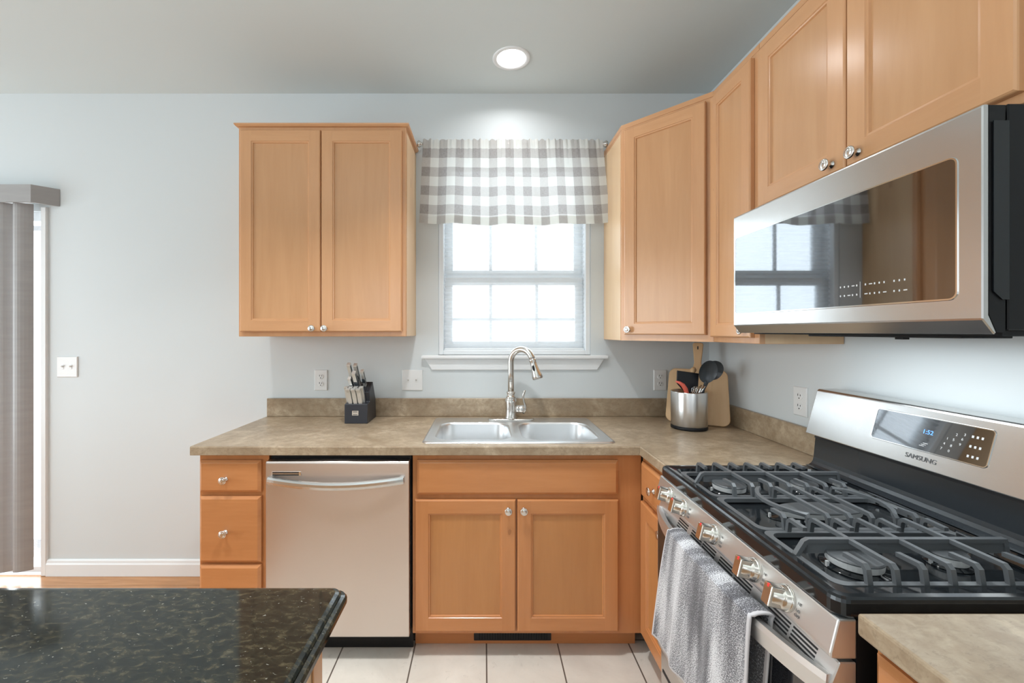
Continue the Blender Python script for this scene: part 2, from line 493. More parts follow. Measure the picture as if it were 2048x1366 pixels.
# kitchen window
win = thing('window_1', (.176, D, WZ0), None, None); win['kind'] = 'structure'
YW = D+.085
m = MB()
for b in ((WX0, WX0+.028, WZ0, WZ1), (WX1-.028, WX1, WZ0, WZ1), (WX0+.028, WX1-.028, WZ1-.03, WZ1), (WX0+.028, WX1-.028, WZ0, WZ0+.028)):
    m.box(b[0], b[1], D+.005, D+.13, b[2], b[3], .003)
part('window_frame', m, M['vinyl'], win)
def sash(z0, z1, y, hm):
    m = MB(); x0, x1 = WX0+.03, WX1-.03; s = .048
    for b in ((x0, x0+s, z0, z1), (x1-s, x1, z0, z1), (x0+s, x1-s, z0, z0+s), (x0+s, x1-s, z1-s, z1)): m.box(b[0], b[1], y-.015, y+.015, b[2], b[3], .003)
    for k in (1, 2):
        x = x0+(x1-x0)*k/3; m.box(x-.009, x+.009, y-.006, y+.006, z0+s, z1-s)
    for z in hm: m.box(x0+s, x1-s, y-.005, y+.005, z-.009, z+.009)
    o = part('sash', m, M['vinyl'], win)
    g = MB(); g.box(x0+s, x1-s, y-.002, y+.002, z0+s, z1-s); part('pane', g, M['glass'], o)
sash(1.292, 1.718, D+.075, (1.47,))
sash(1.714, 2.398, D+.108, (2.06,))
m = MB()
m.box(-.355, .705, D-.042, D+.02, 1.243, 1.262, .005, seg=2)
part('window_stool', m, M['white'], win)
m = MB()
m.prism([(-.340, D-.014, 1.243), (.690, D-.014, 1.243), (.648, D-.014, 1.178), (-.298, D-.014, 1.178)], (0, .014, 0), bev=.003)
part('apron', m, M['white'], win)
# pleated shade
m = MB()
np_ = 84
prof = []
for k in range(np_+1):
    z = 1.300+(2.415-1.300)*k/np_
    prof.append((D+.030+(.009 if k % 2 else 0), z))
sx0, sx1 = WX0+.032, WX1-.032
m.rings([[(x, y, z) for (y, z) in prof] for x in (sx0, sx1)], False, False, closed=False)
sh = part('cellular_shade', m, M['shade'], None, origin=(.176, D+.03, 1.3))
tag(sh, 'sheer white pleated shade drawn down over the window above the sink', 'window shade')
m = MB(); m.box(sx0, sx1, D+.020, D+.044, 1.284, 1.301, .003); part('bottom_rail', m, M['vinyl'], sh)
m = MB(); m.box(sx0, sx1, D+.012, D+.05, 2.405, 2.429, .003); part('head_rail', m, M['vinyl'], sh)
# patio door
dr = thing('door_1', (-3.4, D, 0), None, None); dr['kind'] = 'structure'
m = MB()
for b in ((DX0, DX0+.05, 0, DZ1), (DX1-.012, DX1, 0, DZ1), (DX0, DX1, DZ1-.05, DZ1), (DX0, DX1, 0, .03)): m.box(b[0], b[1], D+.03, D+.13, b[2], b[3])
m.box(-3.46, -3.38, D+.05, D+.09, .03, DZ1-.05)
part('door_frame', m, M['vinyl'], dr)
m = MB(); m.box(DX0+.05, DX1-.012, D+.068, D+.074, .03, DZ1-.05); part('door_glass', m, M['glass'], dr)
m = MB()
m.box(DX1+.001, DX1+.032, D-.014, D+.03, 0, DZ1+.02, .003)
struct('trim_1', m, M['white'])
m = MB()
m.prism([(0, D, 0), (0, D-.016, 0), (0, D-.016, .066), (0, D-.012, .074), (0, D-.010, .086), (0, D-.004, .092), (0, D, .092)], (1.27, 0, 0), M=Matrix.Translation((-2.502, 0, 0)))
struct('baseboard_back', m, M['white'])

# ------------------------------------------------------------------ cabinet helpers
def rect(w, h, i, d): return [(i, i, d), (w-i, i, d), (w-i, h-i, d), (i, h-i, d)]
def door_mb(Mx, w, h, t=.019, fr=.056):
    mb = MB(); tb = bmesh.new()
    def quad(p, mi):
        f = tb.faces.new([tb.verts.new(q) for q in p]); f.material_index = mi
    def ring(a, b):
        for i in range(4): quad((a[i], a[(i+1) % 4], b[(i+1) % 4], b[i]), 1 if i % 2 == 0 else 0)
    L = [rect(w, h, i, d) for i, d in ((0, 0), (0, t-.005), (.0015, t-.0025), (.005, t))]
    for a, b in zip(L, L[1:]): ring(a, b)
    quad(list(reversed(L[0])), 0)
    e = .005
    quad(((e, e, t), (fr, e, t), (fr, h-e, t), (e, h-e, t)), 0)
    quad(((w-fr, e, t), (w-e, e, t), (w-e, h-e, t), (w-fr, h-e, t)), 0)
    quad(((fr, e, t), (w-fr, e, t), (w-fr, fr, t), (fr, fr, t)), 1)
    quad(((fr, h-fr, t), (w-fr, h-fr, t), (w-fr, h-e, t), (fr, h-e, t)), 1)
    K = [rect(w, h, i, d) for i, d in ((fr, t), (fr+.002, t-.003), (fr+.007, t-.0035), (fr+.0095, t-.009))]
    for a, b in zip(K, K[1:]): ring(a, b)
    quad(K[-1], 2)
    mb._merge(tb, None, Mx, recalc=False)
    return mb
def drawer_mb(Mx, w, h, t=.019):
    mb = MB()
    mb.rings([rect(w, h, i, d) for i, d in ((0, 0), (0, t-.009), (.003, t-.007), (.009, t-.002), (.012, t))], mi=0, M=Mx)
    return mb
knob_prof = [(.0105, 0), (.0105, .002), (.006, .004), (.0052, .012), (.007, .015), (.0135, .018), (.0160, .021), (.0165, .0235), (.0150, .0255), (.0125, .0262), (.0118, .0255), (.0105, .0270), (.006, .0282), (.001, .0286)]
kb = MB(); kb.lathe(knob_prof, n=20)
_k = bpy.data.meshes.new('knob'); kb.bm.to_mesh(_k); kb.bm.free(); _k.materials.append(M['nickel_knob'])
ROT = {'back': (PI/2, 0, 0), 'right': (0, -PI/2, 0), 'diag': (PI/2, 0, -PI/4)}
def knob(parent, p, face):
    o = bpy.data.objects.new('knob', _k); COL.objects.link(o); o.parent = parent
    o.location = Vector(p)-wloc(parent); o.rotation_euler = ROT[face]
    return o
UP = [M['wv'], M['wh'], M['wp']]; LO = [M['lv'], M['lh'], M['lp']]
DT = .019
# ------------------------------------------------------------------ wall cabinets
ZT, ZB = 2.425, 1.373
cab = thing('wall_cabinet', (-.812, D-.15, ZB), 'two-door maple wall cabinet hung between bare wall and the curtained window', 'cabinet')
cx0, cx1, cf = -1.232, -.392, D-.305
m = MB(); m.box(cx0, cx1, cf, D-.001, ZB, ZT, .002, mi=0)
m.box(cx1-.0005, cx1+.0015, cf+.02, D-.001, ZB+.001, ZT-.02, mi=1)
part('cabinet_body', m, [M['wv'], M['side']], cab)
m = MB()
pr = [(0, 0), (.010, .003), (.016, .010), (.017, .016), (0, .016)]
m.rings([[(x+sg*px, y-qy*px, ZT-.003+pz) for px, pz in pr] for (x, y, sg, qy) in ((cx0, D-.002, -1, 0), (cx0, cf, -1, 1), (cx1, cf, 1, 1), (cx1, D-.002, 1, 0))], True, True)
part('crown_moulding', m, M['wh'], cab)
for (x0, x1, kx) in ((-1.2155, -.8155, -.851), (-.8105, -.4105, -.789)):
    d = part('door', door_mb(F_back(x0, cf-.001, 1.397), x1-x0, 1.006), UP, cab)
    knob(d, (kx, cf-DT-.001, 1.4135), 'back')

ZT2, ZB2 = 2.413, 1.353
XF = W-.305     # face frames of the right run
cx = .690
p1, p2 = Vector((cx, D-.305, 0)), Vector((XF, D-.61, 0))
cc = thing('corner_wall_cabinet', (1.0, 2.1, ZB2), 'angled corner wall cabinet with one tall door and light side panel facing the window', 'cabinet')
m = MB()
foot = [(cx, D-.001, ZB2), (W-.001, D-.001, ZB2), (W-.001, D-.61, ZB2), (XF, D-.61, ZB2), (cx, D-.305, ZB2)]
m.prism(foot, (0, 0, ZT2-ZB2), mi=0)
m.box(cx-.0015, cx+.0005, D-.295, D-.001, ZB2+.001, ZT2-.02, mi=1)
part('cabinet_body', m, [M['wv'], M['side']], cc)
def crown(path, parent):
    m = MB()
    m.sweep(path, [(-.001, -.004), (.012, -.002), (.020, .008), (.020, .018), (-.001, .018)])
    part('crown_moulding', m, M['wh'], parent)
crown([(XF, D-.612, ZT2), (cx, D-.305, ZT2), (cx, D-.002, ZT2)], cc)
u = (p2-p1).normalized(); L = (p2-p1).length; wv_ = Vector((u.y, -u.x, 0))
if wv_.y > 0: wv_ = -wv_
o_ = p1+u*.024+wv_*.001
d = part('door', door_mb(frame((o_.x, o_.y, ZB2+.030), u, (0, 0, 1), wv_), L-.052, 1.012, fr=.052), UP, cc)
k_ = o_+u*.026+wv_*DT
knob(d, (k_.x, k_.y, ZB2+.055), 'diag')

nc = thing('wall_cabinet', (1.14, 1.66, ZB2), 'narrow tall wall cabinet squeezed between corner cabinet and the microwave', 'cabinet')
ny1 = D-.611
m = MB(); m.box(XF, W-.001, Y1+.001, ny1, ZB2, ZT2, .0015, mi=0)
m.box(XF+.02, W-.003, Y1+.0003, Y1+.0025, ZB2+.001, ZT2-.02, mi=1)
part('cabinet_body', m, [M['wv'], M['side']], nc)
crown([(XF, Y1+.001, ZT2), (XF, ny1-.002, ZT2)], nc)
d = part('door', door_mb(F_right(XF-.001, ny1-.004, ZB2+.022), ny1-.004-(Y1+.027), 1.020, fr=.05), UP, nc)
knob(d, (XF-DT-.001, Y1+.052, ZB2+.050), 'right')

oc = thing('wall_cabinet', (1.14, 1.13, 1.815), 'short two-door wall cabinet directly above the microwave', 'cabinet')
m = MB(); m.box(XF, W-.001, Y0, Y1-.0005, 1.816, ZT2, .0015); part('cabinet_body', m, M['wv'], oc)
crown([(XF, Y0, ZT2), (XF, Y1-.001, ZT2)], oc)
ym = (Y0+Y1)/2
d = part('door', door_mb(F_right(XF-.001, Y1-.016, 1.836), Y1-.016-ym-.002, .556), UP, oc); knob(d, (XF-DT-.001, 1.176, 1.862), 'right')
d = part('door', door_mb(F_right(XF-.001, ym-.002, 1.836), ym-.002-Y0-.016, .556), UP, oc); knob(d, (XF-DT-.001, 1.094, 1.862), 'right')

# ------------------------------------------------------------------ base cabinets
YB = D-.61        # face frame plane
TK = .10          # toe kick height
ZC0 = .875        # underside of worktop
bc = thing('drawer_base_cabinet', (-1.07, 2.1, 0), 'narrow base cabinet with stacked drawers at the left end of the counter', 'cabinet')
m = MB(); m.box(-1.222, -.923, YB, D-.002, TK, ZC0, .0015); m.box(-1.222, -.923, YB+.075, D-.002, 0.001, TK)
part('cabinet_body', m, M['lv'], bc)
for z0, z1 in ((.712, .848), (.413, .695), (.130, .402)):
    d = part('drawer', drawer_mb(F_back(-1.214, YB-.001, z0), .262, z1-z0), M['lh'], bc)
    knob(d, (-1.100, YB-DT-.001, (z0+z1)/2-.010), 'back')
sb = thing('sink_base_cabinet', (.15, 2.1, 0), 'wide two-door base cabinet under the double sink with long false drawer front', 'cabinet')
m = MB()
m.box(-.307, .676, YB, YB+.02, TK, ZC0, .0015)            # face frame
m.box(-.307, -.289, YB+.02, D-.002, TK, ZC0); m.box(.658, .676, YB+.02, D-.002, TK, ZC0)
m.box(-.289, .658, YB+.02, D-.002, TK, TK+.018); m.box(-.289, .658, D-.012, D-.002, TK+.018, ZC0)
part('cabinet_body', m, M['lv'], sb)
m = MB(); m.box(-.307, .676, YB+.075, YB+.09, .001, TK, mi=0); part('toe_kick', m, M['lh'], sb)
part('drawer_front', drawer_mb(F_back(-.287, YB-.001, .702), .860, .147), M['lh'], sb)
for (x0, x1, kx) in ((-.295, .135, .103), (.142, .573, .169)):
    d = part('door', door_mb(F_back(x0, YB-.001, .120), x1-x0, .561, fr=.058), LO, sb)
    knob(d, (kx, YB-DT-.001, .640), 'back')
XB = W-.61
rb = thing('corner_base_cabinet', (1.0, 1.66, 0), 'narrow base cabinet in the inside corner between sink cabinet and range', 'cabinet')
m = MB(); m.box(XB, W-.002, Y1+.004, YB-.001, TK, ZC0, .0015); m.box(XB+.075, W-.002, Y1+.004, YB-.001, .001, TK)
part('cabinet_body', m, M['lv'], rb)
wd = YB-.024-(Y1+.012)
d = part('drawer', drawer_mb(F_right(XB-.001, YB-.024, .702), wd, .147), M['lh'], rb); knob(d, (XB-DT-.001, 1.650, .772), 'right')
d = part('door', door_mb(F_right(XB-.001, YB-.024, .120), wd, .561, fr=.058), LO, rb); knob(d, (XB-DT-.001, Y1+.045, .645), 'right')
nb = thing('base_cabinet', (1.0, .45, 0), 'base cabinet under the short near counter on the far side of the range', 'cabinet')
nb['label'] = 'base cabinet under the short worktop at the bottom right corner'
m = MB(); m.box(XB, W-.002, -.2, Y0-.018, TK, ZC0, .0015); m.box(XB+.075, W-.002, -.2, Y0-.018, .001, TK)
part('cabinet_body', m, M['lv'], nb)
part('drawer', drawer_mb(F_right(XB-.001, Y0-.030, .702), .40, .147), M['lh'], nb)
part('door', door_mb(F_right(XB-.001, Y0-.030, .120), .40, .561, fr=.058), LO, nb)

# ------------------------------------------------------------------ worktops
ZT0 = .914
XE, YE = .657, D-.648      # front edges
SX0, SX1, SY0, SY1 = -.250, .553, 1.842, 2.335   # sink cut-out
ct = thing('countertop', (0, 2.1, ZC0), 'long tan mottled laminate worktop turning the corner around the sink', 'countertop')
m = MB(); e = .004
m.fill([[(-1.238, YE+e, ZT0), (XE+e, YE+e, ZT0), (XE+e, Y1+.004, ZT0), (W-.001, Y1+.004, ZT0), (W-.001, D-.001, ZT0), (-1.238, D-.001, ZT0)],
        [(SX0, SY0, ZT0), (SX1, SY0, ZT0), (SX1, SY1, ZT0), (SX0, SY1, ZT0)]], vec=(0, 0, -(ZT0-ZC0-.001)))
def edge(path): m.sweep(path, [(-.001, .0), (-.001, -.038), (.003, -.038), (.005, -.036), (.005, -.004), (.003, -.001), (.0, 0)])
edge([(-1.238, YE+e, ZT0), (XE+e, YE+e, ZT0), (XE+e, Y1+.004, ZT0)])
part('worktop_slab', m, M['lam'], ct)
m = MB()
m.box(-1.238, W-.001, D-.020, D-.001, ZT0+.0005, 1.016, .002)
m.box(W-.020, W-.001, Y1+.004, D-.020, ZT0+.0005, 1.016, .002)
part('backsplash', m, M['lam'], ct)
c2 = thing('countertop', (.95, .3, ZC0), 'short tan laminate worktop beside the near end of the range', 'countertop')
m = MB(); m.box(XE-.015, W-.001, -.22, Y0-.024, ZC0+.001, ZT0, .005, seg=2); part('worktop_slab', m, M['lam'], c2)
m = MB(); m.box(W-.020, W-.001, -.22, Y0-.024, ZT0+.0005, 1.016, .002); part('backsplash', m, M['lam'], c2)

# ------------------------------------------------------------------ sink and faucet
sk = thing('kitchen_sink', (.15, 2.09, ZT0), 'stainless double-bowl drop-in sink set in the tan worktop under the window', 'sink')
m = MB()
OX0, OX1, OY0, OY1 = -.270, .573, 1.822, 2.352
zr = ZT0+.0055
bowls = ((-.225, .128, 1.868, 2.225), (.172, .528, 1.868, 2.225))
outer = [rrect(OX0, OX1, OY0, OY1, ZT0+.0008, .03), rrect(OX0+.002, OX1-.002, OY0+.002, OY1-.002, ZT0+.004, .029), rrect(OX0+.008, OX1-.008, OY0+.008, OY1-.008, zr+.001, .025), rrect(OX0+.014, OX1-.014, OY0+.014, OY1-.014, zr, .02)]
m.rings(outer, False, False, smooth=True)
m.fill([outer[-1]]+[rrect(*b, zr, .075, 6) for b in bowls])
part('sink_rim', m, M['steel_sink'], sk)
for b in bowls:
    m = MB(); lps = []
    for (i, dz, r) in ((0, 0, .075), (.004, -.003, .072), (.008, -.012, .07), (.014, -.10, .068), (.022, -.155, .064), (.040, -.172, .05), (.075, -.177, .03)):
        lps.append(rrect(b[0]+i, b[1]-i, b[2]+i, b[3]-i, zr+dz, r, 6))
    m.rings(lps, False, True, smooth=True)
    o = part('bowl', m, M['steel_sink'], sk)
    m = MB(); xc, yc = (b[0]+b[1])/2, (b[2]+b[3])/2
    m.lathe([(.043, -.176), (.043, -.172), (.034, -.172), (.030, -.1755), (.004, -.1755)], Matrix.Translation((xc, yc, zr)))
    part('drain', m, M['chrome'], o)
FX, FY = .146, 2.292
fc = thing('kitchen_faucet', (FX, FY, zr), 'brushed nickel gooseneck faucet with pull-down spray standing behind the sink', 'faucet')
m = MB(); m.rings([rrect(FX-.125, FX+.125, FY-.032, FY+.032, z, r) for z, r in ((zr+.0005, .03), (zr+.005, .03))]+[rrect(FX-.120, FX+.120, FY-.027, FY+.027, zr+.009, .027)], smooth=False)
part('deck_plate', m, M['nickel'], fc)
m = MB(); T = Matrix.Translation((FX, FY, zr+.009))
m.lathe([(.034, 0), (.034, .006), (.030, .012), (.0295, .05), (.031, .085), (.030, .100), (.024, .108), (.026, .113), (.026, .118), (.0205, .122), (.0205, .134), (.024, .137), (.024, .143), (.019, .147)], T)
part('faucet_body', m, M['nickel'], fc)
dirv = Vector((.80, -.60, 0)).normalized()
base = Vector((FX, FY, zr+.15)); R = .068; ztop = 1.318-R-.015
pts = [base, Vector((FX, FY, ztop-.06))]
for k in range(13):
    a = PI-PI*k/12*.93
    pts.append(Vector((FX, FY, ztop))+dirv*(R+R*math.cos(a))+Vector((0, 0, R*math.sin(a))))
m = MB(); m.tube(pts, .0165, 16); part('spout', m, M['nickel'], fc)
end = pts[-1]; tang = (pts[-1]-pts[-2]).normalized()
tang = (tang+Vector((0, 0, -.4))+dirv*.12).normalized()
m = MB(); q = [end+tang*s for s in (-.004, 0, .006, .012, .03, .06, .082, .098, .104)]
m.tube(q, [.017, .019, .019, .0165, .0175, .0215, .0265, .028, .025], 18)
sp = part('spray_head', m, M['nickel'], fc)
m = MB(); side = Vector((-.45, -.9, 0)).normalized(); c_ = end+tang*.045+side*.0185
m.tube([c_+tang*s for s in (-.016, -.010, 0, .010, .016)], [.003, .006, .0065, .006, .003], 10); part('spray_button', m, M['black'], sp)
m = MB(); hx = FX+.03; hz = zr+.058
m.lathe([(.021, 0), (.021, .018), (.0195, .020), (.021, .022), (.021, .040), (.019, .046), (.012, .052), (.003, .054)], frame((hx-.006, FY, hz), (0, 1, 0), (0, 0, 1), (1, 0, 0)))
hd = part('handle_hub', m, M['nickel'], fc)
m = MB(); m.tube([(hx+.036, FY-.004, hz-.022), (hx+.046, FY-.008, hz-.004), (hx+.047, FY-.01, hz+.02), (hx+.038, FY-.012, hz+.045), (hx+.034, FY-.014, hz+.07), (hx+.040, FY-.016, hz+.094), (hx+.046, FY-.016, hz+.104)], [.006, .0085, .0075, .0055, .006, .007, .003], 10)
part('lever', m, M['nickel'], hd)

# ------------------------------------------------------------------ dishwasher
dw = thing('dishwasher', (-.615, 2.1, 0), 'stainless dishwasher with bowed bar handle between the drawers and sink cabinet', 'dishwasher')
m = MB(); m.box(-.916, -.313, YB+.003, D-.05, .10, .872); m.box(-.916, -.313, YB+.05, YB+.06, .003, .10)
part('tub', m, M['black'], dw)
m = MB(); X0, X1 = -.9205, -.316; yb = YB-.004
m.prism([(X0, yb, .106), (X0, yb-.026, .106), (X0, yb-.032, .112), (X0, yb-.032, .842), (X0, yb-.028, .850), (X0, yb, .853)], (X1-X0, 0, 0), bev=.002)
do = part('door', m, M['steel_door'], dw)
m = MB(); yd = yb-.032
m.box(-.893, -.770, yd-.0015, yd+.001, .790, .808, .001); part('vent', m, M['chrome'], do)
m = MB(); m.box(-.891, -.780, yd-.0022, yd, .8005, .8055); m.box(-.891, -.780, yd-.0022, yd, .7915, .7965); part('vent_slot', m, M['dark'], do)
m = MB(); n = 18
pp = []
for k in range(n+1):
    s = k/n; x = -.904+s*.566; b = math.sin(PI*s)
    pp.append((x, yd-.012-.030*b**.8, .776-.016*b))
m.sweep(pp, [(-.006, -.015), (.006, -.015), (.009, -.004), (.008, .006), (.004, .013), (-.006, .014)], smooth=False)
for x in (-.898, -.344): m.box(x-.010, x+.010, yd-.014, yd+.002, .762, .789, .002)
part('door_handle', m, M['steel'], do)

# ------------------------------------------------------------------ toe kick register
rg = MB(); yk = YB+.074
rg.box(-.045, .300, yk-.006, yk, .018, .090, .002, mi=0)
for k in range(27):
    x = -.022+k*.0115; rg.box(x, x+.005, yk-.009, yk-.004, .026, .082, mi=1)
tag(part('floor_register', rg, [M['dark'], M['black']], None, origin=(.13, yk, .018)), 'dark slotted heating register in the toe kick under the sink cabinet', 'vent')

# ------------------------------------------------------------------ outlets and switches
def plate(mb, w, h):
    mb.rings([[(x, y, z) for x, z in ((-w/2+i, -h/2+i), (w/2-i, -h/2+i), (w/2-i, h/2-i), (-w/2+i, h/2-i))] for i, y in ((0, 0), (0, -.003), (.003, -.006))])
def outlet(loc, rz, label):
    o = thing('power_outlet', loc, label, 'outlet', 'duplex wall outlets', rz)
    m = MB(); plate(m, .074, .118); p = part('wall_plate', m, M['plate'], o, True)
    for z in (.021, -.021):
        m = MB(); m.lathe([(.0165, 0), (.0165, .002), (.015, .003)], frame((0, -.0055, z), (1, 0, 0), (0, 0, 1), (0, -1, 0)), smooth=False, sy=.9)
        for x, hh in ((-.0065, .009), (.0065, .007)): m.box(x-.0012, x+.0012, -.0092, -.008, z+.001, z+.001+hh, mi=1)
        m.lathe([(.0026, 0), (.0026, .0012)], frame((0, -.008, z-.0075), (1, 0, 0), (0, 0, 1), (0, -1, 0)), n=10, mi=1)
        part('socket', m, [M['plate'], M['dark']], o, True)
    return o
outlet((-.935, D-.0005, 1.119), 0, 'white duplex outlet on the wall left of the knife block')
outlet((1.010, D-.0005, 1.119), 0, 'white duplex outlet beside the wooden cutting board in the corner')
outlet((W-.0005, 1.722, 1.113), -PI/2, 'white duplex outlet on the right wall above the splash near the range')
def switch(loc, label):
    o = thing('light_switch', loc, label, 'light switch', 'double wall switch plates')
    m = MB(); plate(m, .118, .118); part('wall_plate', m, M['plate'], o, True)
    for x in (-.023, .023):
        m = MB(); m.box(x-.006, x+.006, -.0075, -.0055, -.013, .013, .001)
        m.prism([(x-.004, -.007, -.004), (x-.004, -.017, .006), (x-.004, -.017, .010), (x-.004, -.007, .006)], (.008, 0, 0))
        part('toggle', m, M['plate'], o, True)
    return o
switch((-.411, D-.0005, 1.119), 'white double switch plate on the wall between knife block and sink')
switch((-2.390, D-.0005, 1.195), 'white double switch plate on bare wall beside the patio door blinds')
# small dimmer cover beside the left switch
# ------------------------------------------------------------------ curtain rod and valance
rod = thing('curtain_rod', (.157, D-.05, 2.453), 'thin silver curtain rod across the top of the window', 'curtain rod')
m = MB(); m.tube([(-.352, D-.05, 2.453), (.672, D-.05, 2.453)], .0075); part('rod', m, M['nickel'], rod)
for x, s in ((-.356, -1), (.676, 1)):
    m = MB(); m.lathe([(.008, -.008), (.012, -.004), (.010, 0), (.016, .006), (.019, .016), (.013, .024), (.002, .027)], frame((x-s*.004, D-.05, 2.453), (0, 1, 0), (0, 0, 1) if s > 0 else (0, 0, -1), (s, 0, 0)), n=16); part('finial', m, M['nickel'], rod)
    m = MB(); xx = x-s*.02; m.box(xx-.004, xx+.004, D-.052, D-.001, 2.447, 2.459); m.box(xx-.009, xx+.009, D-.004, D-.0005, 2.425, 2.480); part('bracket', m, M['nickel'], rod)
m = MB()
def cur(s, t):
    # t 0 top .. 1 bottom
    x0 = -.340-.020*t; x1 = .662+.040*t
    x = x0+(x1-x0)*s
    z = 2.470-t*(.468+.010*math.sin(s*PI)+.004*math.sin(s*23))
    g = max(0, 1-t*3.2)
    y = D-.0685-.010*t-.004*math.sin(s*PI*14+.6)*(.4+t)-.006*t*math.sin(s*PI*5)-.004*g*math.sin(s*PI*64)-.003*g*math.sin(s*PI*101+1)
    z += .004*(1 if t < .02 else 0)*math.sin(s*PI*58)
    return (x, y, z)
m.grid(cur, 220, 40, uvfn=lambda s, t: (s*1.03, (1-t)*.47))
va = part('valance_curtain', m, M['plaid'], None, origin=(.157, D-.06, 2.0))
tag(va, 'sheer brown and cream checked valance gathered on the rod over the window', 'curtain')
m = MB()
m.grid(lambda s, t: tuple(Vector(cur(s, .905+.097*t))+Vector((0, -.0015, 0))), 220, 3, uvfn=lambda s, t: (s*1.03, max(.0002, (.095-.096*t)*.47)))
part('hem', m, M['plaid'], va)

# ------------------------------------------------------------------ vertical blinds
vb = thing('vertical_blind', (-2.9, D-.06, 0), 'grey vertical blinds with boxed head valance over the patio door', 'blinds')
m = MB()
a, b, c = (-4.4, D-.085), (-2.513, D-.085), (-2.434, D-.002)
pl = [a, b, c, (c[0]-.012, c[1]), (b[0]-.006, b[1]+.012), (a[0], a[1]+.012)]
m.prism([(x, y, 2.116) for x, y in pl], (0, 0, .098)); part('valance', m, M['blind'], vb)
m = MB(); m.box(-4.35, -2.56, D-.06, D-.03, 2.125, 2.160); part('head_track', m, M['white'], vb)
m = MB()
def slat(x, ang):
    m = MB(); c, s = math.cos(ang), math.sin(ang); P = []
    for k in range(7):
        f = k/6-.5; dx = f*.089; dy = .012*(1-4*f*f)
        P.append((x+dx*c-dy*s, D-.045+dx*s-dy*c*1.0))
    Q = [(px+.0006, py+.0010) for px, py in reversed(P)]
    m.prism([(px, py, .048) for px, py in P+Q], (0, 0, 2.072), smooth=False)
    part('slat', m, M['blind'], vb)
for k in range(22): slat(-2.598-k*.0765, .50 if k > 0 else .34)

# ------------------------------------------------------------------ recessed lamp
rl = thing('recessed_ceiling_light', (CANX, CANY, ZC), 'round white recessed ceiling light above the sink', 'ceiling light')
m = MB()
m.lathe([(.094, 0), (.094, -.003), (.090, -.006), (.074, -.004), (.071, .0), (.067, .045), (.0665, .06)], Matrix.Translation((CANX, CANY, ZC)), n=40, cap0=False, cap1=False)
part('trim_ring', m, M['white'], rl)
m = MB(); m.lathe([(.066, .030), (.050, .020), (.02, .013), (.002, .012)], Matrix.Translation((CANX, CANY, ZC)), n=32, cap0=True); part('lens', m, M['lens'], rl)
area('recessed_lamp_beam', (CANX, CANY, ZC+.006), (0, 0, 0), .115, .115, 2.1, (.97, .98, 1), True, 150)

# ------------------------------------------------------------------ microwave
mw = thing('microwave', (1.1, 1.133, 1.40), 'stainless over-the-range microwave with dark mirror glass', 'microwave')
FXM = .892
ma, mz = Y0+.004, Y1-.004
m = MB(); m.box(FXM+.050, W-.002, ma+.003, mz-.003, 1.400, 1.808, .002); part('body', m, M['black'], mw)
m = MB()
m.prism([(FXM, ma, 1.420), (FXM+.022, ma, 1.392), (FXM+.026, ma, 1.396), (FXM+.012, ma, 1.428), (FXM+.012, ma, 1.806), (FXM+.003, ma, 1.806), (FXM, ma, 1.802)], (0, mz-ma, 0), bev=.002)
md = part('door', m, M['steel'], mw)
m = MB(); m.prism([(FXM+.0125, ma+.001, 1.430), (FXM+.0265, ma+.001, 1.396), (FXM+.042, ma+.001, 1.396), (FXM+.042, ma+.001, 1.804), (FXM+.0125, ma+.001, 1.804)], (0, mz-ma-.002, 0)); part('door_back', m, M['black'], md, label='black inner edge of the door')
gy0, gy1, gz0, gz1 = .798, 1.497, 1.461, 1.727
def plateyz(mb, x, y0, y1, z0, z1, r, t, mi=0):
    mb.rings([[(xx, a, b) for a, b, _ in rrect(y0, y1, z0, z1, 0, r)] for xx in (x, x-t)], mi=mi)
m = MB(); plateyz(m, FXM+.001, gy0, gy1, gz0, gz1, .012, .0022); mg = part('door_glass', m, M['mirror_glass'], md, label='dark mirror glass')
m = MB()
lp = [[(xx, a, b) for a, b, _ in rrect(gy0-i, gy1+i, gz0-i, gz1+i, 0, .012+i)] for i, xx in ((0, FXM), (0, FXM-.0018), (.003, FXM-.0018), (.004, FXM))]
m.rings(lp, False, False); part('glass_trim', m, M['chrome'], md)
m = MB()
for row, z in ((0, 1.508), (1, 1.486)):
    for k in range(15):
        y = 1.058-k*.0115
        if k in (5, 11): continue
        if (k+row) % 4 == 3:
            m.box(FXM-.0016, FXM-.0012, y-.008, y, z-.001, z+.0012)
        else:
            m.box(FXM-.0016, FXM-.0012, y-.004, y-.001, z-.0022, z+.0022)
m.box(FXM-.0016, FXM-.0012, 1.000, 1.0008, 1.478, 1.516)
part('touch_icons', m, M['inklight'], mg, label='small pale touch control markings')
m = MB()
m.prism([(FXM+.018, ma-.002, 1.47), (FXM+.034, ma-.002, 1.455), (FXM+.046, ma-.002, 1.455), (FXM+.046, ma-.002, 1.775), (FXM+.018, ma-.002, 1.775)], (0, .002, 0))
part('pocket_handle', m, M['enamel'], md)
m = MB(); m.box(FXM+.06, W-.03, ma+.02, mz-.02, 1.389, 1.4005, .001); m.box(FXM+.075, FXM+.18, ma+.10, mz-.25, 1.384, 1.3895, .001); m.box(FXM+.10, FXM+.115, 1.00, 1.02, 1.379, 1.385)
part('vent_grille', m, M['black'], mw)
area('cooktop_fill', (1.02, 1.13, 1.378), (0, 0, 0),   .22, .50, 2.0, (.86, .95, 1))  # added fill under the microwave, lifts right wall and range top

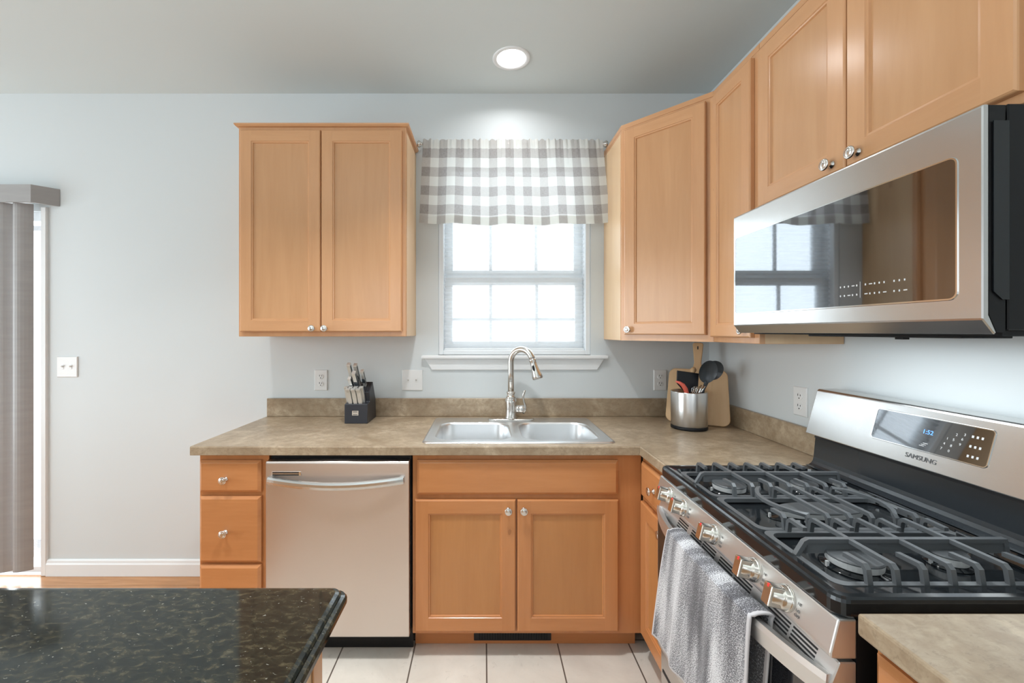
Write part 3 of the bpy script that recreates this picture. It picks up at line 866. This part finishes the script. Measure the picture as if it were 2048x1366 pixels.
# ------------------------------------------------------------------ gas range
RC = (Y0+Y1)/2
r0, r1 = Y0+.001, Y1-.001
rn = thing('gas_range', (.95, RC, 0), 'stainless gas range with black cooktop and five front knobs', 'range')
m = MB(); m.box(.668, W-.02, r0+.004, r1-.004, .03, .880)
for x in (.70, 1.2):
    for y in (r0+.05, r1-.05): m.box(x-.015, x+.015, y-.015, y+.015, 0, .03)
part('body', m, M['black'], rn)
m = MB(); m.box(.632, .667, r0+.003, r1-.003, .050, .272, .004, seg=2)
o = part('storage_drawer', m, M['steel'], rn)
m = MB(); m.box(.6305, .633, r0+.10, r1-.02, .196, .206); part('grip_slot', m, M['dark'], o)
m = MB()
m.prism([(.620, r0+.003, .285), (.620, r0+.003, .765), (.636, r0+.003, .805), (.667, r0+.003, .805), (.667, r0+.003, .285)], (0, r1-r0-.006, 0), bev=.002)
od = part('oven_door', m, M['steel_panel'], rn)
m = MB(); plateyz(m, .6205, r0+.012, r1-.012, .330, .742, .012, .0025); part('oven_glass', m, M['glass_black'], od)
vs = Vector((.016, 0, .040)).normalized(); vn = Vector((-vs.z, 0, vs.x))
for (ya, yb2) in ((1.305, 1.365), (1.150, 1.215), (1.222, 1.282), (.995, 1.06), (1.067, 1.13), (.87, .935), (.80, .863)):
    m = MB()
    for k in range(4):
        m.box(-yb2, -ya, .0075+k*.0078, .0115+k*.0078, -.001, .0004, M=frame((.620, 0, .765), (0, -1, 0), vs, vn))
    part('vent_slot', m, M['dark'], od)
# handle
m = MB(); H0, H1 = .780, 1.452
def hx(y):
    q = abs(2*(y-.760)/(1.496-.760)-1)
    return .622-.042*(1-q**3)
hp = [(hx(.760+.736*k/28), .760+.736*k/28, .760) for k in range(29)]
m.sweep(hp, [(-.006, -.024), (.010, -.020), (.012, .012), (.007, .020), (-.008, .023), (-.010, .010)], smooth=False)
part('door_handle', m, M['steel_panel'], od)
# control panel
m = MB()
m.prism([(.632, r0, .884), (.617, r0, .824), (.618, r0, .815), (.634, r0, .813), (.665, r0, .813), (.665, r0, .884)], (0, r1-r0, 0), bev=.003, seg=2)
cp = part('control_panel', m, M['steel_panel'], rn)
pn = Vector((-.060, 0, .015)).normalized(); pu = Vector((.015, 0, .060)).normalized()
kp = MB()
Tk = frame((0, 0, 0), (0, -1, 0), pu, pn)
kp.lathe([(.0265, 0), (.0265, .004), (.025, .0055), (.0240, .0065), (.0235, .013), (.0200, .016), (.0165, .018), (.016, .036), (.001, .0365)], Tk, n=28)
kp.box(-.0120, .0120, -.0210, .0210, .012, .042, .002, M=Tk, seg=2)
k0 = part('control_knob', kp, M['knobmetal'], cp, True)
m = MB(); m.box(-.0030, .0030, .0140, .0213, .0385, .0424, .0004, M=Tk); mk = part('indicator', m, M['red'], k0, True, label='red pointer mark')
k0.location = Vector((.620, 0, .846))-wloc(cp)
ks = [1.418, 1.318, 1.145, .975, .872]
for i, y in enumerate(ks):
    kk = k0 if i == 0 else k0.copy()
    if i:
        COL.objects.link(kk); kk.parent = cp
        q2 = mk.copy(); COL.objects.link(q2); q2.parent = kk
    kk.location = Vector((.6230, y, .848))-wloc(cp)
for y in ks:
    m = MB()
    for dz, t_ in ((.010, 'HI'), (-.004, 'LO'), (-.014, 'OFF')):
        c_ = Vector((.6230, y-.036, .848))+pu*dz+pn*.0012
        m.text(t_, .008, frame(c_, (0, -1, 0), pu, pn), .0003)
    part('dial_lettering', m, M['ink'], cp)
# cooktop
m = MB(); CX0, CX1 = .630, 1.200
rs = (.012, .012, .022, .022)
def cl(i, z, k=1): return rrect(CX0+i, CX1-i, r0+i*.9, r1-i*.9, z, 0, 5, tuple(max(.004, r-i*.4) for r in (.012, .012, .024, .024)))
m.rings([cl(.004, .884), cl(0, .890), cl(0, .912), cl(.002, .918), cl(.007, .921), cl(.018, .9215), rrect(.662, 1.150, r0+.038, r1-.038, .919, .03), rrect(.668, 1.144, r0+.044, r1-.044, .905, .03), rrect(.680, 1.130, r0+.055, r1-.055, .899, .03)], True, True, smooth=False)
part('cooktop', m, M['enamel'], rn)
# burners
def burner(x, y, r, sx=1):
    T = Matrix.Translation((x, y, .899))
    m = MB(); m.lathe([(r*1.22, .0002), (r*1.18, .003), (r*.95, .005), (r*.93, .008)], T, n=28, sx=sx)
    b = part('burner', m, M['enamel'], rn)
    m = MB(); m.lathe([(r*.90, .007), (r*.97, .009), (r*1.0, .022), (r*.98, .0225)], T, n=40, smooth=False, sx=sx); part('burner_head', m, M['alu'], b)
    m = MB(); m.lathe([(r*1.01, .0225), (r*1.02, .0245), (r*.97, .0270), (r*.3, .0278), (.001, .0278)], T, n=40, smooth=False, sx=sx); part('burner_cap', m, M['cap'], b)
    m = MB(); m.box(x-r*1.2*sx, x-r*1.2*sx+.005, y-.003, y+.002, .900, .912); part('igniter', m, M['alu'], b)
YS = [(r0+.052, 1.028), (1.030, 1.236), (1.238, r1-.052)]
yn, yf = (YS[0][0]+YS[0][1])/2, (YS[2][0]+YS[2][1])/2
burner(.785, yn-.02, .050); burner(.995, yn-.01, .033)
burner(.765, yf-.03, .047); burner(1.000, yf-.03, .036)
burner(.900, 1.133, .038, 3.0)
# grates
GX = [.737, .791, .845, .899, .953, 1.008, 1.062]
GX0, GX1 = .672, 1.138
zt, zb = .9455, .913
def legbar(m, x, ya, yb, both):
    s = 1 if yb > ya else -1
    p = [(x, ya-.0*s, zb), (x, ya+.004*s, zt-.006), (x, ya+.010*s, zt)]
    p += [(x, yb-.010*s, zt), (x, yb-.004*s, zt-.006), (x, yb, zb)] if both else [(x, yb, zt-.002)]
    m.bar(p, .0085, .010, up=(1, 0, 0))
for si, (a, b) in enumerate(YS):
    m = MB()
    lps = [rrect(GX0+i, GX1-i, a+i, b-i, z, .022) for i, z in ((0, .903), (0, .914), (.013, .914), (.013, .903))]
    m.rings(lps+[lps[0]], False, False)
    if si != 1:
        c = (a+b)/2
        m.bar([(GX0+.004, c, zb), (GX0+.022, c, zt-.004), (GX0+.030, c, zt), (GX1-.012, c, zt), (GX1-.006, c, zb)], .009, .011, up=(0, 1, 0))
        for k, x in enumerate(GX):
            if k % 2: legbar(m, x, a+.004, b-.004, True)
            else:
                legbar(m, x, a+.004, a+.058, False); legbar(m, x, b-.004, b-.058, False)
        # skirt under the cross bar
        m.box(GX0+.028, GX1-.014, c-.002, c+.002, .918, zt-.004)
    else:
        for x in GX[2:5]: legbar(m, x, a+.004, b-.004, True)
        for x in (GX[0], GX[6]): legbar(m, x, a+.004, a+.050, False)
        for (xe, xm) in ((.796, .752), (1.012, 1.052)):
            p = [(xe, a+.004, zb), (xe, a+.008, zt-.006)]
            for k in range(9):
                s = k/8; y = a+.012+(b-a-.024)*s
                p.append((xe+(xm-xe)*math.sin(PI*s)**.8, y, zt))
            p += [(xe, b-.008, zt-.006), (xe, b-.004, zb)]
            m.sweep(p, [(-.004, -.005), (.004, -.005), (.004, .005), (-.004, .005)], up=(.001, .02, 1) if False else (1, 0, 0.02))
    part('grate', m, M['iron'], rn)
# back guard
m = MB(); m.prism([(1.150, r0, .9218), (1.162, r0, .9235), (1.171, r0, .929), (1.177, r0, .938), (1.180, r0, .950), (1.187, r0, 1.022), (1.270, r0, 1.022), (1.270, r0, .9)], (0, r1-r0, 0)); part('riser', m, plain('riser_enamel', (.022, .026, .030), .22, 0, Specular_IOR_Level=.7), rn)
for (xa, ya, yb2) in ((1.122, .80, .93), (1.122, .97, 1.12), (1.122, 1.20, 1.36), (1.136, .86, 1.02), (1.136, 1.09, 1.28)):
    m = MB(); m.box(xa, xa+.003, ya, yb2, .9052, .9195); part('rear_vent_slit', m, M['chrome'], rn)
m = MB(); m.prism([(1.181, r0+.002, 1.020), (1.186, r0+.002, 1.034), (1.27, r0+.002, 1.034), (1.27, r0+.002, 1.020)], (0, r1-r0-.004, 0)); part('vent_gap', m, M['dark'], rn)
m = MB(); bgx0, bgz0, bgx1, bgz1 = 1.150, 1.036, 1.192, 1.188
m.prism([(bgx0, r0, bgz0), (bgx1, r0, bgz1), (bgx1+.006, r0, bgz1+.005), (1.26, r0, bgz1+.006), (1.272, r0, bgz1-.002), (1.272, r0, bgz0-.002), (1.20, r0, bgz0-.002)], (0, r1-r0, 0), bev=.003, seg=2)
bg = part('backguard', m, M['steel'], rn)
bu = Vector((bgx1-bgx0, 0, bgz1-bgz0)).normalized(); bn = Vector((-bu.z, 0, bu.x))
def B(y, v): # point on sloped panel, v = distance up
    return Vector((bgx0, y, bgz0))+bu*v
FB = frame(B(0, 0), (0, -1, 0), bu, bn)
m = MB(); dv0, dv1 = .048, .135
m.rings([[(-a, b, w) for a, b, _ in rrect(.978, 1.268, dv0, dv1, 0, .007)] for w in (-.001, .0012)], M=FB)
ds = part('display_glass', m, M['mirror_glass'], bg, label='dark glass control display')
m = MB(); m.rings([[(-a, b, w) for a, b, _ in rrect(.978-i, 1.268+i, dv0-i, dv1+i, 0, .007+i)] for i, w in ((0, 0), (0, .002), (.002, .002), (.003, 0))], False, False, M=FB); part('display_trim', m, M['chrome'], bg)
m = MB(); c_ = B(1.118, .098)+bn*.0014
m.text('1:52', .016, frame(c_, (0, -1, 0), bu, bn), .0003); part('clock_digits', m, M['led'], ds, label='blue clock digits')
m = MB()
rows = [(1.080, .094, '1'), (1.062, .108, '2'), (1.045, .112, '3'), (1.084, .080, '4'), (1.066, .094, '5'), (1.048, .100, '6'), (1.088, .066, '7'), (1.068, .078, '8'), (1.050, .086, '9'), (1.070, .064, '0')]
for y, v, s_ in rows:
    c_ = B(y-.01, v)+bn*.0014; m.text(s_, .009, frame(c_, (0, -1, 0), bu, bn), .0002)
part('keypad_numbers', m, M['inklight'], ds, label='pale keypad numbers')
m = MB()
for k in range(3):
    for q_ in range(3):
        c_ = B(1.018-q_*.010, .112-k*.024)+bn*.0014
        m.box(-.0022, .0022, -.003, .003, 0, .0003, M=frame(c_, (0, -1, 0), bu, bn))
part('keypad_buttons', m, M['inklight'], ds, label='pale square button outlines')
m = MB()
for k in range(3):
    c_ = B(1.125-k*.004, .060+k*.004)+bn*.0014
    m.box(-.006, .006, -.0008, .0008, 0, .0003, M=frame(c_, (0, -1, 0), bu, bn))
part('touch_icons', m, M['inklight'], ds, label='short pale dashes below the clock')
m = MB(); c_ = B(1.120, .026)+bn*.0008
m.text('SAMSUNG', .0175, frame(c_, (0, -1, 0), bu, bn), .0004); part('brand_lettering', m, M['ink'], bg, label='dark capital lettering')

# ------------------------------------------------------------------ dish towel
tw = MB()
TT0, TT1, TB0, TB1 = .900, 1.292, .930, 1.412
def tow(s, t):
    # t: 0 back hem -> 1 front hem ; over the bar at t=.32
    ztop = .796; xh = hx(TT0+(TT1-TT0)*s)-.001
    f = s
    fold = .008*math.sin(f*PI*5+.5)+.003*math.sin(f*PI*11)
    if t < .30:
        u = t/.30; z = .47+(ztop-.47)*u; x = xh+.028-.006*(1-u)+fold*.15*(1-u); k = 1-u
    elif t < .38:
        a = (t-.30)/.08*PI; x = xh+.008+.0215*math.cos(a); z = ztop-.006+.006*math.sin(a); k = 0
    else:
        u = (t-.38)/.62; z = ztop-.398*u+.012*u*math.sin(f*5); k = u
        x = xh-.0185+(.565-xh+.0185)*u**.5+fold*(.15+.8*u)*min(1, u*3)
    kk = k**.8
    y0 = TT0+(TB0-TT0)*kk; y1 = TT1+(TB1-TT1)*kk
    y = y0+(y1-y0)*s
    return (x, y, z)
tw.grid(tow, 90, 80, mi=0, uvfn=lambda s, t: (s*.5, t*.85))
bm_ = tw.bm
for f in bm_.faces:
    us = [l[tw.uv].uv for l in f.loops]; u_ = sum(q.x for q in us)/4/.5; t_ = sum(q.y for q in us)/4/.85
    if u_ < .024 or u_ > .985 or t_ > .985: f.material_index = 1
to = part('dish_towel', tw, [M['terry'], M['hem']], None, origin=(.58, 1.1, .79))
sm = to.modifiers.new('thick', 'SOLIDIFY'); sm.thickness = .004; sm.offset = 0
tag(to, 'speckled grey and white terry towel hanging over the oven door handle', 'towel')

# ------------------------------------------------------------------ knife block and knives
bx0, bx1 = -.732, -.611
kbk = thing('knife_block', (-.67, 2.3, ZT0), 'black stepped knife block on the worktop left of the sink', 'knife block')
m = MB()
prof = [(2.216, .9148), (2.216, 1.016), (2.262, 1.024), (2.250, 1.075), (2.322, 1.123), (2.380, 1.020), (2.392, .9148)]
m.prism([(bx0, y, z) for y, z in prof], (bx1-bx0, 0, 0), bev=.002)
o = part('block_body', m, M['block'], kbk)
m = MB()
for k in range(9):
    x = bx0+.012+k*.0122; m.prism([(x, 2.254, 1.0785), (x, 2.318, 1.1212), (x, 2.318, 1.1222), (x, 2.253, 1.0795)], (.004, 0, 0))
part('slot', m, M['dark'], o)
m = MB(); xm = -.6755; m.box(xm-.017, xm+.017, 2.2150, 2.2165, .957, .982, .0006); bd = part('badge', m, M['chrome'], o, label='small silver badge')
m = MB(); Fb = F_back(xm, 2.2148, .974)
m.box(-.012, .012, -.0010, .0010, 0, .0004, M=Fb); m.box(-.012, .012, .0025, .0045, 0, .0004, M=Fb); m.box(-.012, .012, -.0125, -.0095, 0, .0004, M=Fb)
part('badge_lettering', m, M['ink'], bd)
def knife(base, vec, w, t, dark, label, group, curve=0):
    base = Vector(base); vec = Vector(vec); L = vec.length; d = vec.normalized()
    side = Vector((1, 0, 0)); nrm = side.cross(d).normalized()
    o = thing('steak_knife' if group.startswith('steak') else 'kitchen_knife', base, label, 'knife', group)
    Fm = frame(base, side, nrm, d)
    def loop(h, ww, tt, off=0): return [(-tt/2, off-ww/2, h), (tt/2, off-ww/2, h), (tt/2, off+ww/2, h), (-tt/2, off+ww/2, h)]
    m = MB(); m.rings([loop(-.001, w*.5, .0016), loop(.004, w*.5, .0016)], M=Fm); part('blade', m, M['satin'], o)
    m = MB()
    prof = [(0, .75, .9), (.12, .95, 1), (.4, 1.05, 1.05), (.75, .92, 1), (.93, 1.0, 1)]
    m.rings([loop(h*L, w*a, t*b, -curve*math.sin(h*PI)) for h, a, b in prof], M=Fm)
    part('handle', m, M['greysil'] if dark else M['satin'], o)
    m = MB(); m.rings([loop(L*.93, w*1.0, t*1.05), loop(L*.96, w*1.12, t*1.15), loop(L, w*1.05, t*1.1)], M=Fm); part('end_cap', m, M['satin'], o)
    if dark:
        m = MB(); m.rings([loop(L*.01, w*1.0, t*1.1), loop(L*.08, w*1.05, t*1.14)], M=Fm); part('bolster', m, M['satin'], o)
        for q_ in (-1, 1):
            m = MB(); m.rings([[(xx, yy, h*L) for xx, yy in ((-t*.52, q_*w*.5), (t*.52, q_*w*.5), (t*.52, q_*w*.38), (-t*.52, q_*w*.38))] for h in (.08, .93)], M=Fm); part('tang', m, M['satin'], o)
    return o
gk = 'large knives in the upper slots'
knife((-.703, 2.290, 1.094), (-.004, -.085, .135), .022, .016, True, 'tallest steel-capped knife at the left of the block upper slots', gk)
knife((-.676, 2.300, 1.106), (-.002, -.078, .118), .022, .016, True, 'second tallest capped knife, standing behind the middle of the block', gk)
knife((-.6745, 2.268, 1.085), (-.004, -.070, .100), .024, .017, True, 'thick grey knife in front of the middle tall knife', gk)
knife((-.646, 2.296, 1.103), (0, -.060, .088), .020, .015, True, 'short dark knife at the right of the block upper slots', gk)
knife((-.700, 2.266, 1.081), (-.003, -.062, .074), .021, .015, True, 'shorter capped knife in front of the tallest knife', gk)
gs = 'steak knives in the lower step'
for i, x in enumerate((-.7205, -.6960, -.6700, -.6420)):
    knife((x, 2.250, 1.020), (-.004, -.032, .088), .016, .018, False, ['steak knife in the rear row, first from the left edge of the block', 'steak knife in the rear row, second from the left edge', 'steak knife in the rear row, third from the left edge', 'steak knife in the rear row, nearest the sink'][i], gs, .004)
for i, x in enumerate((-.7030, -.6765, -.6505)):
    knife((x, 2.230, 1.017), (-.006, -.030, .082), .017, .020, False, ['steak knife in the front row, first from the left', 'steak knife in the middle of the front row', 'steak knife in the front row, nearest the sink'][i], gs, .005)

# ------------------------------------------------------------------ cutting board in the corner
b0 = Vector((.984, 2.286, ZT0+.001)); b1 = Vector((1.240, 2.126, ZT0+.001))
bu_ = (b1-b0).normalized(); bw = (b1-b0).length
back = Vector((-bu_.y, bu_.x, 0));
if back.x < 0: back = -back
lean = .155
bv = (Vector((0, 0, 1))*math.cos(lean)+back*math.sin(lean)).normalized()
bnn = bu_.cross(bv).normalized()
cbd = thing('cutting_board', (b0+b1)/2, 'pale wooden paddle cutting board leaning in the corner behind the utensil holder', 'cutting board')
Fc = frame(b0, bu_, bv, bnn)
def bshape(w, h):
    P = []
    def arc(cx, cy, r, a0, a1, n=6):
        for k in range(n+1):
            a = a0+(a1-a0)*k/n; P.append((cx+r*math.cos(a), cy+r*math.sin(a)))
    r = .035
    arc(r, r, r, PI, 1.5*PI); arc(w-r, r, r, 1.5*PI, 2*PI); arc(w-r-.012, h-r, r, 0, PI/2)
    P.append((w*.62, h)); P.append((w*.57, h+.012)); P.append((w*.555, h+.035))
    arc(w*.545, h+.130, .012, 0, PI/2, 4); arc(w*.455, h+.130, .012, PI/2, PI, 4)
    P.append((w*.445, h+.035)); P.append((w*.43, h+.012)); P.append((w*.38, h))
    arc(r+.012, h-r, r, PI/2, PI)
    return P
bp = bshape(bw, .285)
m = MB(); m.prism([(x, y, 0) for x, y in bp], (0, 0, .016), M=Fc, bev=.003); bo = part('board', m, M['board'], cbd)
m = MB(); hx_ = bw*.5; m.box(hx_-.003, hx_+.003, .285+.105, .285+.122, .0155, .0168, M=Fc); part('hanging_hole', m, M['dark'], bo)

# ------------------------------------------------------------------ utensil holder
UX, UY = 1.028, 2.118
uh = thing('utensil_holder', (UX, UY, ZT0), 'round stainless utensil holder standing before the cutting board', 'utensil holder')
m = MB(); T = Matrix.Translation((UX, UY, ZT0))
m.lathe([(.080, .016), (.083, .018), (.0845, .10), (.085, .182), (.084, .186), (.0815, .186), (.0815, .02), (.001, .02)], T, n=48); part('cup', m, steel('holder_steel', (.76, .755, .745), .30, .8), uh)
m = MB(); m.lathe([(.084, .001), (.0855, .004), (.0855, .013), (.082, .0165), (.001, .0165)], T, n=40); part('base_ring', m, M['black'], uh)
def utensil(name, label, cat='utensil'):
    return thing(name, (UX, UY, ZT0+.03), label, cat, 'utensils in the steel holder')
def spoon(top, rot, label, lean_, hw=.042, hl=.058):
    o = utensil('serving_spoon', label)
    foot_ = Vector((UX, UY+.025, ZT0+.025)) if lean_ > .055 else Vector((UX+.03, UY, ZT0+.025)); top = Vector(top)
    ax = (top-foot_).normalized()
    m = MB(); neck = top-ax*hl
    m.tube([foot_, foot_+(neck-foot_)*.5, neck, neck+ax*.01], [.008, .007, .006, .006], 10); part('handle', m, M['greysil'], o)
    nrm = Vector((math.sin(rot), -math.cos(rot), .25)); sd = ax.cross(nrm).normalized(); nrm = sd.cross(ax).normalized()
    m = MB()
    def bowl(i, off):
        def fn(s, t):
            a = s*2*PI; rr = max(.001, t)
            return top+sd*(hw*rr*math.cos(a))+ax*(hl*rr*math.sin(a))-nrm*(.020*(1-rr*rr)-off)
        return fn
    m.grid(bowl(0, 0), 36, 8); m.grid(bowl(0, .0025), 36, 8)
    part('spoon_bowl', m, M['greysil'], o)
    return o
spoon((1.133, 2.085, 1.206), .25, 'dark grey spoon with round head at the back right of the holder', .06, .050, .050)
spoon((1.082, 2.040, 1.203), -.10, 'large dark grey spoon in front at the right of the holder', .05, .041, .058)
o = utensil('spatula', 'wide black turner with square head at the left of the holder')
m = MB(); f0 = Vector((UX-.005, UY+.005, ZT0+.025)); tp = Vector((1.012, 2.094, 1.115)); ax = (tp-f0).normalized()
m.tube([f0, f0+(tp-f0)*.6, tp], [.007, .007, .009], 10); part('handle', m, M['blacksil'], o)
m = MB(); hd_ = [(-.014, -.012), (.014, -.012), (.020, .004), (.055, .030), (.060, .092), (-.054, .108), (-.058, .045), (-.022, .004)]
m.prism([(x, y, 0) for x, y in hd_], (0, 0, .006), M=frame((1.003, 2.083, 1.100), (1, .12, 0), (-.05, -.06, 1), (.05, -1, -.06)), bev=.002); part('turner_head', m, M['blacksil'], o)
o = utensil('spatula', 'red silicone spatula half hidden beside the black turner')
m = MB(); m.tube([(UX-.02, UY-.01, ZT0+.03), (.995, 2.072, 1.075)], .006); part('handle', m, M['blacksil'], o)
m = MB(); m.tube([(.932, 2.054, 1.156), (.948, 2.050, 1.150), (.965, 2.050, 1.138), (.980, 2.055, 1.118), (.991, 2.063, 1.094), (.994, 2.070, 1.070)], [.003, .007, .010, .011, .010, .007], 12); part('blade', m, M['redsil'], o)
o = utensil('tongs', 'steel tongs with looped ends poking up at the right of the holder')
m = MB()
m.tube([(UX+.02, UY-.045, ZT0+.03), (1.046, 2.054, 1.100), (1.056, 2.050, 1.138)], .0042, 8); m.tube([(UX+.02, UY-.045, ZT0+.03), (1.055, 2.058, 1.100), (1.070, 2.048, 1.134)], .0042, 8)
part('tong_arm', m, M['chrome'], o)
o = utensil('whisk', 'thin steel whisk wires showing between turner and spoons')
m = MB()
for k in range(4):
    dx = .008*k; m.tube([(UX, UY-.02, ZT0+.03), (1.010+dx, 2.062, 1.095), (1.014+dx*1.3, 2.060, 1.122+.005*(k % 2)), (1.026+dx, 2.060, 1.130), (1.034+dx, 2.064, 1.115), (UX+.01, UY-.02, ZT0+.04)], .0018, 6)
part('wires', m, M['chrome'], o)
o = utensil('wooden_spoon', 'pale wooden spoon end behind the turner and spoons')
m = MB(); m.tube([(UX-.035, UY+.045, ZT0+.03), (1.055, 2.14, 1.19)], .006); m.tube([(1.055, 2.14, 1.185), (1.058, 2.14, 1.196), (1.062, 2.138, 1.208), (1.066, 2.138, 1.216)], [.007, .013, .014, .006], 10)
part('spoon_body', m, M['board'], o)

# ------------------------------------------------------------------ island
il = thing('kitchen_island', (-1.2, .1, 0), 'maple kitchen island cabinet below the black granite top', 'kitchen island')
m = MB(); m.box(-2.3, -.300, -.75, .775, .001, .8815, .002)
part('cabinet_body', m, M['side'], il)
for x in (-2.27, -.322):
    m = MB(); m.box(x-.02, x+.022, .7745, .779, .001, .88, .001); part('end_trim', m, M['wv'], il)
m = MB(); m.box(-.2995, -.296, .735, .7740, .001, .88, .001); part('end_trim', m, M['wv'], il)
gt = MB()
gx0, gx1, gy0_, gy1_ = -2.36, -.258, -.80, .815
lp = []
for i, z in ((.010, .8825), (.003, .884), (0, .888), (0, .896), (.003, .901), (.009, .9035), (.009, .9065), (.012, .9105), (.018, .9135), (.024, ZT0)):
    lp.append(rrect(gx0+i, gx1-i, gy0_+i, gy1_-i, z, .022-i*.3, 5))
gt.rings(lp, True, True)
tag(part('island_countertop', gt, M['granite'], None, origin=(-1.3, 0, .8825)), 'polished black speckled granite top with rounded ogee edge on the island', 'countertop')
